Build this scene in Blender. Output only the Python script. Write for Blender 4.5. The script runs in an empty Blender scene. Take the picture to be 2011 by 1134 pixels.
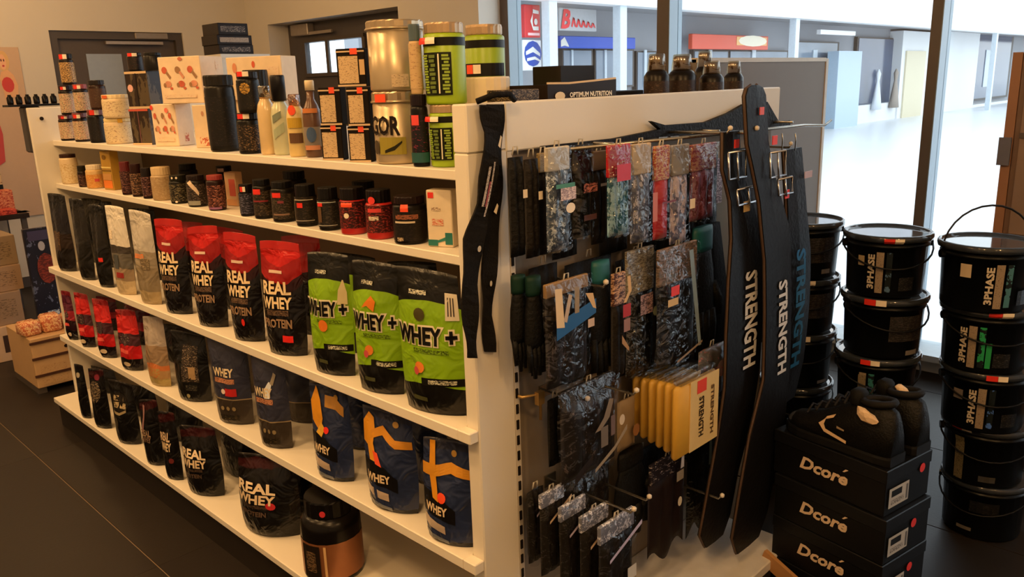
import bpy, bmesh, math, random
from mathutils import Vector, Matrix
rng = random.Random(7)
SC = bpy.context.scene
COL = SC.collection
pi = math.pi
# ------------------------------------------------------------------ camera
IW, IH, F = 2011.0, 1134.0, 1589.3
YAW, PITCH, ROLL = 0.7936, 0.2482, -0.0325
CAM = Vector((-1.082, -1.198, 1.436))
_f = Vector((math.sin(YAW)*math.cos(PITCH), math.cos(YAW)*math.cos(PITCH), -math.sin(PITCH)))
_r0 = Vector((math.cos(YAW), -math.sin(YAW), 0)); _u0 = _r0.cross(_f)
_r = _r0*math.cos(ROLL)+_u0*math.sin(ROLL); _u = -_r0*math.sin(ROLL)+_u0*math.cos(ROLL)
cd = bpy.data.cameras.new('camera'); cam = bpy.data.objects.new('camera', cd); COL.objects.link(cam)
cd.sensor_width = 36; cd.lens = F/IW*36; cd.clip_start = .02; cd.clip_end = 300
cam.matrix_world = Matrix(((_r.x, _u.x, -_f.x, CAM.x), (_r.y, _u.y, -_f.y, CAM.y), (_r.z, _u.z, -_f.z, CAM.z), (0, 0, 0, 1)))
SC.camera = cam
def proj(p):
    d = Vector(p)-CAM; z = d.dot(_f)
    return IW/2+F*d.dot(_r)/z, IH/2-F*d.dot(_u)/z, z
def ray(u, v): return _f+_r*((u-IW/2)/F)+_u*((IH/2-v)/F)
def on(ax, u, v, c):
    d = ray(u, v); t = (c-CAM[ax])/d[ax]; return CAM+d*t
# ------------------------------------------------------------------ world, exposure, big lights
w = bpy.data.worlds.new('overcast'); SC.world = w; w.use_nodes = True
bg = w.node_tree.nodes['Background']; bg.inputs[0].default_value = (.92, .97, 1.0, 1); bg.inputs[1].default_value = 2.7
SC.view_settings.view_transform = 'Standard'; SC.view_settings.look = 'None'
SC.view_settings.gamma = 1; SC.view_settings.use_curve_mapping = False
SC.view_settings.exposure = 0.0
LAMP_COL = (1.0, .58, .235); LAMP_W = 25.0
# ------------------------------------------------------------------ materials
def lin(c): return tuple((x/255/12.92 if x/255 <= .04045 else ((x/255+.055)/1.055)**2.4) for x in c)+(1.0,)
_M = {}
def nm(n, base):
    m = bpy.data.materials.new(n); m.use_nodes = True
    nt = m.node_tree; b = nt.nodes['Principled BSDF']; return m, nt, b
def mat(c, rough=.5, metal=0, var=.12, vs=30, bump=0, bs=60, coat=0):
    k = ('m', tuple(c), rough, metal, var, vs, bump, bs, coat)
    if k in _M: return _M[k]
    m, nt, b = nm('surface', c); L = nt.links
    b.inputs['Roughness'].default_value = rough; b.inputs['Metallic'].default_value = metal
    if coat: b.inputs['Coat Weight'].default_value = coat; b.inputs['Coat Roughness'].default_value = .15
    tc = nt.nodes.new('ShaderNodeTexCoord')
    n = nt.nodes.new('ShaderNodeTexNoise'); n.inputs['Scale'].default_value = vs; L.new(tc.outputs['Object'], n.inputs['Vector'])
    mx = nt.nodes.new('ShaderNodeMix'); mx.data_type = 'RGBA'
    l = lin(c); lum = sum(l[:3])/3
    if lum < .03: b.inputs['Specular IOR Level'].default_value = .22; l = tuple(x*.55 for x in l[:3])+(1,)
    mx.inputs['A'].default_value = tuple(x*(1-var) for x in l[:3])+(1,); mx.inputs['B'].default_value = tuple(min(1, x*(1+var)) for x in l[:3])+(1,)
    L.new(n.outputs['Fac'], mx.inputs['Factor']); L.new(mx.outputs['Result'], b.inputs['Base Color'])
    if bump:
        n2 = nt.nodes.new('ShaderNodeTexNoise'); n2.inputs['Scale'].default_value = bs; n2.inputs['Detail'].default_value = 3; L.new(tc.outputs['Object'], n2.inputs['Vector'])
        bp = nt.nodes.new('ShaderNodeBump'); bp.inputs['Strength'].default_value = bump; bp.inputs['Distance'].default_value = .01
        L.new(n2.outputs['Fac'], bp.inputs['Height']); L.new(bp.outputs['Normal'], b.inputs['Normal'])
    _M[k] = m; return m
def bands(stops, rough=.3, wob=.0, crease=.25, skew=0, arch=0):
    """foil pouch print: colour by height on the pouch (uv v), constant steps"""
    k = ('b', tuple((a, tuple(c)) for a, c in stops), rough, wob, crease, skew, arch)
    if k in _M: return _M[k]
    m, nt, b = nm('printed_foil', None); L = nt.links; N = nt.nodes.new
    uv = N('ShaderNodeUVMap'); sp = N('ShaderNodeSeparateXYZ'); L.new(uv.outputs[0], sp.inputs[0])
    tc = N('ShaderNodeTexCoord'); nz = N('ShaderNodeTexNoise'); nz.inputs['Scale'].default_value = 14; L.new(tc.outputs['Object'], nz.inputs['Vector'])
    def mth(op, a, bb):
        q = N('ShaderNodeMath'); q.operation = op
        for i, x in enumerate((a, bb)):
            if isinstance(x, (int, float)): q.inputs[i].default_value = x
            else: L.new(x, q.inputs[i])
        return q.outputs[0]
    vv = mth('ADD', sp.outputs['Y'], mth('MULTIPLY', mth('SUBTRACT', nz.outputs['Fac'], .5), wob))
    vv = mth('ADD', vv, mth('MULTIPLY', sp.outputs['X'], skew))
    du = mth('SUBTRACT', sp.outputs['X'], .5); vv = mth('ADD', vv, mth('MULTIPLY', mth('MULTIPLY', du, du), arch))
    cr = N('ShaderNodeValToRGB'); cr.color_ramp.interpolation = 'CONSTANT'; e = cr.color_ramp.elements
    while len(e) > 1: e.remove(e[-1])
    dk = lambda c: (lin(c) if sum(lin(c)[:3]) > .09 else tuple(x*.5 for x in lin(c)[:3])+(1,))
    e[0].position = stops[0][0]; e[0].color = dk(stops[0][1])
    for p, c in stops[1:]:
        x = e.new(p); x.color = dk(c)
    L.new(vv, cr.inputs[0]); L.new(cr.outputs[0], b.inputs['Base Color'])
    b.inputs['Roughness'].default_value = rough; b.inputs['Coat Weight'].default_value = .12; b.inputs['Coat Roughness'].default_value = .12; b.inputs['Specular IOR Level'].default_value = .32
    n2 = N('ShaderNodeTexNoise'); n2.inputs['Scale'].default_value = 15; n2.inputs['Detail'].default_value = 2; n2.inputs['Distortion'].default_value = 1.6; L.new(tc.outputs['Object'], n2.inputs['Vector'])
    bp = N('ShaderNodeBump'); bp.inputs['Strength'].default_value = min(1, crease*2.2); bp.inputs['Distance'].default_value = .02
    L.new(n2.outputs['Fac'], bp.inputs['Height']); L.new(bp.outputs['Normal'], b.inputs['Normal'])
    _M[k] = m; return m
def prn(base, ink, scale=40, amt=.5, rough=.4, sy=3.0, ink2=None):
    """small unreadable print: blotches of ink on a base colour"""
    k = ('p', tuple(base), tuple(ink), scale, amt, rough, sy, ink2)
    if k in _M: return _M[k]
    m, nt, b = nm('small_print', None); L = nt.links; N = nt.nodes.new
    tc = N('ShaderNodeTexCoord'); mp = N('ShaderNodeMapping'); mp.inputs['Scale'].default_value = (1, 1, sy); L.new(tc.outputs['Object'], mp.inputs[0])
    nz = N('ShaderNodeTexNoise'); nz.inputs['Scale'].default_value = scale*1.8; nz.inputs['Detail'].default_value = 3; nz.inputs['Roughness'].default_value = .75; L.new(mp.outputs[0], nz.inputs['Vector'])
    cr = N('ShaderNodeValToRGB'); cr.color_ramp.interpolation = 'CONSTANT'; e = cr.color_ramp.elements
    q_ = .6 if sum(lin(base)[:3]) < .1 else 1
    e[0].position = 0; e[0].color = tuple(x*q_ for x in lin(base)[:3])+(1,); e[1].position = 1-amt; e[1].color = lin(ink)
    b.inputs['Specular IOR Level'].default_value = .3
    if ink2:
        x = e.new(1-amt*.75); x.color = lin(ink2)
    L.new(nz.outputs['Fac'], cr.inputs[0]); L.new(cr.outputs[0], b.inputs['Base Color'])
    b.inputs['Roughness'].default_value = rough
    _M[k] = m; return m
def clear(tint=(235, 240, 245), gl=.22, bump=.5, bs=40):
    k = ('c', tint, gl, bump, bs)
    if k in _M: return _M[k]
    m = bpy.data.materials.new('clear_plastic'); m.use_nodes = True; nt = m.node_tree; nt.nodes.clear(); N = nt.nodes.new; L = nt.links
    o = N('ShaderNodeOutputMaterial'); t = N('ShaderNodeBsdfTransparent'); g = N('ShaderNodeBsdfGlossy'); mx = N('ShaderNodeMixShader')
    t.inputs[0].default_value = lin(tint); g.inputs['Roughness'].default_value = .12; mx.inputs[0].default_value = gl
    if bump:
        tc = N('ShaderNodeTexCoord'); nz = N('ShaderNodeTexNoise'); nz.inputs['Scale'].default_value = bs; nz.inputs['Distortion'].default_value = 1; L.new(tc.outputs['Object'], nz.inputs['Vector'])
        bp = N('ShaderNodeBump'); bp.inputs['Strength'].default_value = bump; bp.inputs['Distance'].default_value = .02; L.new(nz.outputs['Fac'], bp.inputs['Height']); L.new(bp.outputs['Normal'], g.inputs['Normal'])
    L.new(t.outputs[0], mx.inputs[1]); L.new(g.outputs[0], mx.inputs[2]); L.new(mx.outputs[0], o.inputs[0])
    _M[k] = m; return m
def glow(c, s):
    m, nt, b = nm('lit_diffuser', None); b.inputs['Emission Color'].default_value = tuple(c)+(1,); b.inputs['Emission Strength'].default_value = s; b.inputs['Base Color'].default_value = tuple(c)+(1,); return m
# ------------------------------------------------------------------ object helpers
def link(o, parent=None):
    COL.objects.link(o)
    if parent is not None: o.parent = parent
    return o
def thing(name, label, cat, loc=(0, 0, 0), rz=0, group=None):
    o = bpy.data.objects.new(name, None); COL.objects.link(o); o.location = loc; o.rotation_euler = (0, 0, rz)
    o.empty_display_size = .02; o['label'] = label; o['category'] = cat
    if group: o['group'] = group
    return o
def tag(o, label, cat, group=None):
    o['label'] = label; o['category'] = cat
    if group: o['group'] = group
    return o
def struct(o): o['kind'] = 'structure'; return o
def mesh(name, V, Fc, m, parent=None, smooth=False, uv=None, label=None):
    me = bpy.data.meshes.new(name); me.from_pydata([tuple(v) for v in V], [], Fc)
    if smooth:
        me.polygons.foreach_set('use_smooth', [True]*len(me.polygons))
    if uv is not None:
        lay = me.uv_layers.new(name='UVMap')
        for lp in me.loops: lay.data[lp.index].uv = uv[lp.vertex_index]
    me.materials.append(m); me.update()
    o = link(bpy.data.objects.new(name, me), parent)
    if label: o['label'] = label
    return o
class B:
    def __init__(s): s.V = []; s.F = []
    def box(s, x0, x1, y0, y1, z0, z1):
        n = len(s.V); s.V += [(x, y, z) for z in (z0, z1) for y in (y0, y1) for x in (x0, x1)]
        s.F += [tuple(n+i for i in f) for f in ((0, 2, 3, 1), (4, 5, 7, 6), (0, 1, 5, 4), (2, 6, 7, 3), (0, 4, 6, 2), (1, 3, 7, 5))]; return s
    def rbox(s, x0, x1, y0, y1, z0, z1, r=.004):
        """box with chamfered edges (24 verts)"""
        n = len(s.V); P = []
        cx, cy, cz = (x0+x1)/2, (y0+y1)/2, (z0+z1)/2; hx, hy, hz = abs(x1-x0)/2, abs(y1-y0)/2, abs(z1-z0)/2
        r = min(r, hx*.9, hy*.9, hz*.9)
        bm = bmesh.new(); bmesh.ops.create_cube(bm, size=2)
        for v in bm.verts: v.co = Vector((v.co.x*hx, v.co.y*hy, v.co.z*hz))
        bmesh.ops.bevel(bm, geom=list(bm.edges), offset=r, segments=1, affect='EDGES')
        bm.verts.ensure_lookup_table(); bm.verts.index_update()
        s.V += [(v.co.x+cx, v.co.y+cy, v.co.z+cz) for v in bm.verts]
        s.F += [tuple(n+v.index for v in f.verts) for f in bm.faces]; bm.free(); return s
    def tube(s, pts, r, k=6, cap=True):
        pts = [Vector(p) for p in pts]; n = len(s.V); R = r if isinstance(r, (list, tuple)) else [r]*len(pts)
        prev = None
        for i, p in enumerate(pts):
            t = (pts[min(i+1, len(pts)-1)]-pts[max(i-1, 0)]).normalized()
            a = prev if prev is not None else (Vector((0, 0, 1)) if abs(t.z) < .9 else Vector((1, 0, 0)))
            x = (a-t*a.dot(t)).normalized(); y = t.cross(x); prev = x
            for j in range(k):
                an = 2*pi*j/k; s.V.append(tuple(p+x*(R[i]*math.cos(an))+y*(R[i]*math.sin(an))))
        for i in range(len(pts)-1):
            for j in range(k):
                a = n+i*k+j; b = n+i*k+(j+1) % k; s.F.append((a, b, b+k, a+k))
        if cap: s.F.append(tuple(n+j for j in range(k))[::-1]); s.F.append(tuple(n+(len(pts)-1)*k+j for j in range(k)))
        return s
    def lathe(s, prof, k=20, c=(0, 0), cap=True):
        n = len(s.V)
        for r, z in prof:
            for j in range(k):
                an = 2*pi*j/k; s.V.append((c[0]+r*math.cos(an), c[1]+r*math.sin(an), z))
        for i in range(len(prof)-1):
            for j in range(k):
                a = n+i*k+j; b = n+i*k+(j+1) % k; s.F.append((a, b, b+k, a+k))
        if cap: s.F.append(tuple(n+j for j in range(k))[::-1]); s.F.append(tuple(n+(len(prof)-1)*k+j for j in range(k)))
        return s
    def prism(s, pts2, y0, y1):
        """outline in xz extruded along y"""
        n = len(s.V); k = len(pts2)
        s.V += [(x, y0, z) for x, z in pts2]+[(x, y1, z) for x, z in pts2]
        s.F.append(tuple(n+i for i in range(k))); s.F.append(tuple(n+k+i for i in range(k))[::-1])
        for i in range(k): j = (i+1) % k; s.F.append((n+i, n+k+i, n+k+j, n+j))
        return s
    def out(s, name, m, parent=None, smooth=False, label=None): return mesh(name, s.V, s.F, m, parent, smooth, None, label)
def bx(name, m, parent, *a, r=.0, label=None):
    b = B()
    if r: b.rbox(*a, r=r)
    else: b.box(*a)
    return b.out(name, m, parent, label=label)
# ------------------------------------------------------------------ lettering and printed patches on curved fronts
_T = {}; _BB = {}
SUBOF = {'barcode_bar': 'barcode_tag', 'label_print': 'size_label', 'card_print': 'header_card', 'divider_print': 'vertical_print'}
def glyphs(txt, bold=.02, shear=0, ref=None):
    k = (txt, bold, shear, ref)
    if k in _T: return _T[k]
    c = bpy.data.curves.new('t', 'FONT'); c.body = txt; c.size = 1; c.offset = bold; c.resolution_u = 2; c.shear = shear; c.fill_mode = 'FRONT'
    o = bpy.data.objects.new('t', c); COL.objects.link(o)
    bpy.context.view_layer.update()
    me = bpy.data.meshes.new_from_object(o)
    V = [v.co.copy() for v in me.vertices]; Fc = [tuple(p.vertices) for p in me.polygons]
    bpy.data.objects.remove(o); bpy.data.meshes.remove(me); bpy.data.curves.remove(c)
    x0 = min(v.x for v in V); x1 = max(v.x for v in V); y0 = min(v.y for v in V); y1 = max(v.y for v in V)
    _BB[(txt, bold, shear)] = (x0, x1, y0, y1)
    if ref is not None: x0, x1, y0, y1 = _BB[(txt, ref, shear)]
    V = [((v.x-x0)/(x1-x0)-.5, (v.y-y0)/(y1-y0)-.5) for v in V]
    _T[k] = (V, Fc); return _T[k]
def decals(S, ds, parent, rough=.45):
    """S(a,b,off): a in -1..1 across, b in 0..1 up the front. t=(text,a,b,width,height), r=rect, e=ellipse, s=strip"""
    made = {c.name.split('.')[0]: c for c in parent.children}
    root_ = parent
    S0 = S
    for di, d in enumerate(ds):
        k = d[0]; S = (lambda a, b, off, e=di*.00022: S0(a, b, off+e))
        if k == 'to':
            _, txt, a, b, tw, th, c, c2 = d
            glyphs(txt, .04); V, Fc = glyphs(txt, .11, 0, .04); mesh('lettering_outline', [S(a+x*tw, b+y*th, .0022) for x, y in V], Fc, mat(c2, rough, var=.04), parent)
            V, Fc = glyphs(txt, .04); mesh('lettering', [S(a+x*tw, b+y*th, .0042) for x, y in V], Fc, mat(c, rough, var=.04), parent); continue
        if k == 't' or k == 'tv' or k == 'ti':
            _, txt, a, b, tw, th, c = d[:7]; n = d[7] if len(d) > 7 else 'lettering'
            V, Fc = glyphs(txt, .035, .25 if k == 'ti' else 0)
            if k == 'tv': P = [S(a+y*tw, b-x*th, .003) for x, y in V]
            else: P = [S(a+x*tw, b+y*th, .0036) for x, y in V]
            mesh(n, P, Fc, mat(c, rough, var=.04), parent)
        elif k == 'tu':
            _, txt, a, b, tw, th, c = d[:7]
            V, Fc = glyphs(txt, .04); P = [S(a-y*tw, b+x*th, .0022) for x, y in V]
            mesh('lettering', P, Fc, mat(c, rough, var=.04), parent)
        elif k == 'r':
            _, a0, b0, a1, b1, m = d[:6]; n = d[6] if len(d) > 6 else 'label_panel'; tilt = d[7] if len(d) > 7 else 0
            m = m if isinstance(m, bpy.types.Material) else mat(m, rough, var=.05); parent = made.get(SUBOF.get(n), root_)
            nu, nv = max(2, int(abs(a1-a0)/.2)+1), max(2, int(abs(b1-b0)/.12)+1); V = []; Fc = []
            for j in range(nv+1):
                for i in range(nu+1):
                    a = a0+(a1-a0)*i/nu; b = b0+(b1-b0)*j/nv+tilt*(i/nu-.5); V.append(S(a, b, .0014))
            for j in range(nv):
                for i in range(nu): q = j*(nu+1)+i; Fc.append((q, q+1, q+nu+2, q+nu+1))
            made[n] = mesh(n, V, Fc, m, parent); parent = root_
        elif k == 'e':
            _, a, b, ra, rb, m = d[:6]; n = d[6] if len(d) > 6 else 'emblem'
            m = m if isinstance(m, bpy.types.Material) else mat(m, rough, var=.05)
            K = 12; V = [S(a, b, .0018)]+[S(a+ra*q*math.cos(2*pi*i/K), b+rb*q*math.sin(2*pi*i/K), .0018) for q in (.5, 1) for i in range(K)]
            Fc = [(0, 1+i, 1+(i+1) % K) for i in range(K)]+[(1+i, 1+K+i, 1+K+(i+1) % K, 1+(i+1) % K) for i in range(K)]
            mesh(n, V, Fc, m, parent)
        elif k == 's':
            _, secs, m = d[:3]; n = d[3] if len(d) > 3 else 'ribbon_print'
            m = m if isinstance(m, bpy.types.Material) else mat(m, rough, var=.05)
            V = []; Fc = []; sub = []
            for q in range(len(secs)-1):
                for t in range(3): sub.append(tuple(secs[q][e]+(secs[q+1][e]-secs[q][e])*t/3 for e in range(4)))
            sub.append(secs[-1])
            for a0, b0, a1, b1 in sub:
                for t in range(5): V.append(S(a0+(a1-a0)*t/4, b0+(b1-b0)*t/4, .0016))
            for j in range(len(sub)-1):
                for i in range(4): q = j*5+i; Fc.append((q, q+1, q+6, q+5))
            mesh(n, V, Fc, m, parent)
RED = (225, 45, 30); ORG = (240, 80, 40); CRM = (240, 225, 200); WHT = (235, 232, 225); BLK = (14, 13, 13)
def sticker(a, b, sz=.13, ar=.5, two=True, c=RED):
    """shelf price sticker: red half and white half"""
    h = sz*ar
    L = [('r', a-sz, b-h/2, a+(0 if two else sz), b+h/2, c, 'price_sticker')]
    if two: L.append(('r', a+.005, b-h/2, a+sz*.9, b+h/2, CRM, 'price_sticker'))
    return L
# ------------------------------------------------------------------ product builders (local: x across, -y front, z up)
def interp(K, x):
    for (x0, y0), (x1, y1) in zip(K, K[1:]):
        if x <= x1: return y0+(y1-y0)*(x-x0)/(x1-x0) if x1 > x0 else y1
    return K[-1][1]
TK = [(0, .72), (.05, .93), (.18, 1), (.45, .88), (.7, .55), (.86, .2), (.93, .04), (1, .03)]
WK = [(0, .9), (.1, .96), (.3, 1), (.75, .985), (1, .96)]
def pouch(root, w, d, h, m, ds=(), seal=None, crump=1.0, tk=TK, back_lean=.0):
    ph = [rng.uniform(0, 6.3) for _ in range(4)]; sway = rng.uniform(-.05, .05)*w; tl_ = rng.uniform(-.02, .02)*h; tp_ = rng.uniform(.0, .07)
    def wr(a, b): return crump*.0026*(.8*math.sin(7*a+4*b+ph[0])+.9*math.sin(3*a-8*b+ph[1])+.25*math.sin(11*a+13*b+ph[2]))*(1-min(1, abs(b-.5)*1.9)**4)
    def S(a, b, off=0, side=-1):
        hw = w/2*interp(WK, b)*(1-tp_*max(0, b-.55)/.45); t = d/2*interp(tk, b); q = min(1, abs(a))
        y = side*(t*(1-q**2.3)+off)+(wr(a, b)*(1-q*q) if side < 0 else 0)
        return (a*hw+sway*b*b, y+back_lean*b*h, b*h+(tl_*a-.012*h*q*q*q)*max(0, b-.6)/.4)
    nu, nv = 20, 28; V = []; UV = []; Fc = []
    for side in (-1, 1):
        for j in range(nv+1):
            for i in range(nu+1):
                a = -1+2*i/nu; b = j/nv; V.append(S(a, b, 0, side)); UV.append((i/nu, min(.999, b)))
    n = (nv+1)*(nu+1)
    for s_ in (0, 1):
        for j in range(nv):
            for i in range(nu):
                q = s_*n+j*(nu+1)+i; f = (q, q+1, q+nu+2, q+nu+1); Fc.append(f if s_ == 0 else f[::-1])
    for i in range(nu): Fc.append((i+1, i, n+i, n+i+1)); t = nv*(nu+1); Fc.append((t+i, t+i+1, n+t+i+1, n+t+i))
    mesh('pouch_body', V, Fc, m, root, True, UV)
    if seal:
        P = []; Q = []
        for j, b in enumerate((.93, .965, 1.0)):
            for i in range(nu+1): P.append(S(-1+2*i/nu, b, .0014))
        for j in range(2):
            for i in range(nu): q = j*(nu+1)+i; Q.append((q, q+1, q+nu+2, q+nu+1))
        mesh('top_seal', P, Q, seal, root)
    decals(S, ds, root, .35)
    return S
def jar(root, r, h, body, lid, lidh=.16, lidr=.92, wrap=None, lb=(.08, .72), neck=.0, ds=(), rim=None, k=20, sho=.06):
    """lathed tub / bottle: body with shoulder, ribbed lid, wrap-around label"""
    z1 = h*(1-lidh); rs = r*lidr*.97
    prof = [(r*.9, 0), (r*.985, h*.015), (r, h*.04), (r, z1-h*(sho+neck)), (r*.97, z1-h*(sho*.5+neck)), (rs, z1-h*neck), (rs, z1)]
    B().lathe(prof, k).out('body', body, root, True)
    R = r*lidr; b = B(); n = k*2; pr = [(R*.97, z1+.0005), (R, z1+h*.01), (R, h-h*.02), (R*.96, h)]
    b.lathe(pr, n)
    if rim:
        pass
    # grip ribs
    for i in range(len(pr)*n):
        q = (i % n) % 2
        if q and n < i < 3*n: x, y, z = b.V[i]; b.V[i] = (x*.975, y*.975, z)
    lo_ = b.out('lid', lid, root)
    if rim: B().lathe([(R*1.005, z1+.001), (R*1.045, z1+h*.012), (R*1.045, z1+h*.03), (R*1.005, z1+h*.045)], k, cap=False).out('lid_rim', rim, lo_, True)
    def S(a, b, off=0):
        rr = r+off if b < 1-lidh-.05 else R+off+.0005
        an = a*1.0; return ((rr)*math.sin(an), -(rr)*math.cos(an), b*h)
    if wrap:
        B().lathe([(r+.0008, h*lb[0]), (r+.0008, h*lb[1])], k, cap=False).out('label_wrap', wrap, root, True)
    decals(lambda a, b, off: S(a, b, off+.001), ds, root)
    return S
def carton(root, w, d, h, m, ds=(), side=(), lid=None, r=.002, top=()):
    bx('carton_body', m, root, -w/2, w/2, -d/2, d/2, 0, h, r=r)
    decals(lambda a, b, off: (a*w/2, -d/2-off*.6, b*h), ds, root)
    if side: decals(lambda a, b, off: (w/2+off*.6, a*d/2, b*h), side, root)
    if top: decals(lambda a, b, off: (a*w/2, (b-.5)*d, h+off*.5), top, root)
# ------------------------------------------------------------------ placing from pixel + shelf
L_ = 2.688; WD = 1.30; HT = 1.40
ZS = [1.260, 1.078, .721, .409, .130]; XS = [.077, .061, -.026, -.029, -.097]
def solve_Y(u, X, z, lo=-.6, hi=5.5):
    for _ in range(50):
        m = (lo+hi)/2
        if proj((X, m, z))[0] > u: lo = m
        else: hi = m
    return (lo+hi)/2
def height_at(X, Y, vtop, lo, hi=2.6):
    for _ in range(50):
        m = (lo+hi)/2
        if proj((X, Y, m))[1] > vtop: lo = m
        else: hi = m
    return (lo+hi)/2
def fit_box(uL, uR, vtop, z, X0, rot=0, dr=.42, d=None, eff=(1, 1)):
    """box-like thing facing -X (turned by rot towards -Y) whose silhouette spans uL..uR, front at X0"""
    rz = math.radians(-90+rot); w = .15
    lo, hi = .01, .7
    uc = (uL+uR)/2
    for _ in range(40):
        w = (lo+hi)/2; dd = d if d else w*dr
        X = X0+abs(math.cos(rz))*w/2*.9*eff[0]+abs(math.sin(rz))*dd/2*(.5+.5*eff[1]); Y = solve_Y(uc, X, z)
        for _k in range(3):
            us = [proj((X+math.cos(rz)*a*eff[0]*w/2-math.sin(rz)*b*eff[1]*dd/2, Y+math.sin(rz)*a*eff[0]*w/2+math.cos(rz)*b*eff[1]*dd/2, z))[0] for a in (-1, 1) for b in (-1, 1)]
            Y = solve_Y(uc+(uc-(min(us)+max(us))/2), X, z) if _k == 0 else Y
        if max(us)-min(us) > uR-uL: hi = w
        else: lo = w
    dd = d if d else w*dr
    h = height_at(X, Y, vtop, z)-z
    Y = min(Y, L_-.004-abs(math.sin(rz))*w/2-abs(math.cos(rz))*dd/2)
    return Vector((X, Y, z+.0005)), w, dd, h, rz
def fit_cyl(uL, uR, vtop, z, X0, turn=35):
    uc = (uL+uR)/2; r = .03
    for _ in range(6):
        X = X0+r; Y = solve_Y(uc, X, z); r = (uR-uL)/2/F*proj((X, Y, z))[2]
    h = height_at(X, Y, vtop, z)-z
    Y = min(Y, L_-.004-r)
    return Vector((X, Y, z+.0005)), r, h, math.radians(-90+turn)
# ================================================================== ROOM
XR, XG, YB = 2.80, 3.00, 5.90
XL, YN, ZC = -3.4, -3.6, 2.75
plaster = mat((214, 208, 198), .85, var=.03, vs=3, bump=.05, bs=200)
white_lam = mat((226, 219, 205), .42, var=.02, vs=8)
white_edge = mat((232, 224, 208), .4, var=.02, vs=8)
dark_frame = mat((74, 66, 60), .5, var=.05)
alu = mat((120, 122, 124), .4, .35, var=.05)
# floor and its tiles
fl = struct(bx('floor', mat((138, 116, 94), .7, var=.1), None, XL, 3.15, YN, YB+.1, -.08, -.004))
tile_a = mat((52, 45, 39), .45, var=.12, vs=6, bump=.03, bs=90); tile_b = mat((49, 42, 37), .46, var=.12, vs=5, bump=.03, bs=90)
tw, tl, gp = .60, 1.20, .004
x0 = -.27-tw*5
tmesh = {}
for i in range(11):
    xa = x0+tw*i; xb = min(xa+tw, 3.10)
    if xa > 3.05: continue
    off = -3.6
    for j in range(8):
        ya = off+tl*j; yb = min(ya+tl, YB)
        if yb-ya < .05: continue
        key = (round(xb-xa, 3), round(yb-ya, 3), (i+j) % 2)
        if key not in tmesh:
            q = B().rbox(0, xb-xa-gp, 0, yb-ya-.0008, -.01, 0, r=.0006).out('floor_tile', tile_a if key[2] else tile_b, fl); tmesh[key] = q.data
        else:
            q = link(bpy.data.objects.new('floor_tile', tmesh[key]), fl)
        q.location = (xa+gp/2, ya+.0004, 0)
struct(bx('ceiling', plaster, None, XL, 3.15, YN, YB+.1, ZC, ZC+.1))
struct(bx('wall_left', plaster, None, XL-.1, XL, YN, YB, 0, ZC))
struct(bx('wall_near', plaster, None, XL, 3.15, YN-.1, YN, 0, ZC))
# far wall with opening for door 1
pl = on(1, 95, 60, YB); pr = on(1, 358, 64, YB); dx0, dx1, dz = pl.x, pr.x, (pl.z+pr.z)/2
wb = B(); wb.box(XL, dx0, YB, YB+.15, 0, ZC); wb.box(dx1, XR+.3, YB, YB+.15, 0, ZC); wb.box(dx0, dx1, YB, YB+.15, dz, ZC)
struct(wb.out('wall_far', plaster))
d1 = struct(bx('door_1', mat((84, 74, 68), .55, var=.06), None, dx0, dx1, YB+.06, YB+.1, .005, dz))
q0 = on(1, 168, 106, YB+.06); q1 = on(1, 246, 165, YB+.06)
bx('door_pane', mat((150, 158, 165), .2, var=.05), d1, q0.x, q1.x, YB+.052, YB+.06, 1.0, q0.z)
fr = B(); fr.box(dx0, dx0+.06, YB+.02, YB+.06, 0, dz); fr.box(dx1-.06, dx1, YB+.02, YB+.06, 0, dz); fr.box(dx0+.06, dx1-.06, YB+.02, YB+.06, dz-.06, dz); fr.out('door_frame', dark_frame, d1)
c0 = on(1, 262, 64, YB+.03); c1 = on(1, 328, 78, YB+.03)
bx('door_closer', mat((150, 140, 130), .4, .5), d1, c0.x, c1.x, YB+.0, YB+.055, c1.z, c0.z, r=.006)
a0 = on(1, 206, 84, YB+.03); a1 = on(1, 318, 86, YB+.03)
bx('closer_arm', mat((165, 152, 140), .4, .5), d1, a0.x, a1.x, YB+.005, YB+.03, a0.z-.012, a0.z+.012)
# right wall with recess for door 2
r0 = on(0, 525, 46, XR); r1 = on(0, 781, 16, XR); rz = (r0.z+r1.z)/2+.0; yw = on(0, 941, 60, XR).y
wb = B(); wb.box(XR, XR+.3, r0.y, YB, 0, ZC); wb.box(XR, XR+.3, yw, r1.y, 0, ZC); wb.box(XR, XR+.3, r1.y, r0.y, rz, ZC)
struct(wb.out('wall_right', plaster))
p0 = on(0, 596, 85, XR+.19); p1 = on(0, 722, 138, XR+.19)
# real see-through pane set in the door: bright daylight behind comes from the street
pane_z0, pane_z1 = p1.z, p0.z
db = B(); db.box(XR+.2, XR+.25, r1.y, r0.y, .005, pane_z0); db.box(XR+.2, XR+.25, r1.y, r0.y, pane_z1, rz); db.box(XR+.2, XR+.25, r1.y, p1.y, pane_z0, pane_z1); db.box(XR+.2, XR+.25, p0.y, r0.y, pane_z0, pane_z1)
d2 = struct(db.out('door_2', mat((78, 72, 70), .5, var=.06)))
bx('door_pane', clear((240, 246, 250), .05, 0), d2, XR+.22, XR+.226, p1.y, p0.y, pane_z0, pane_z1)
gb = B()
for yy in (p0.y-.02, (p0.y+p1.y)/2+.08, p1.y+.01): gb.box(XR+.17, XR+.19, yy-.025, yy+.015, pane_z0, pane_z1)
gb.box(XR+.17, XR+.19, p1.y, p0.y, pane_z0-.03, pane_z0); gb.box(XR+.17, XR+.19, p1.y, p0.y, pane_z1, pane_z1+.03)
gb.out('glazing_bead', dark_frame, d2)
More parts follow.
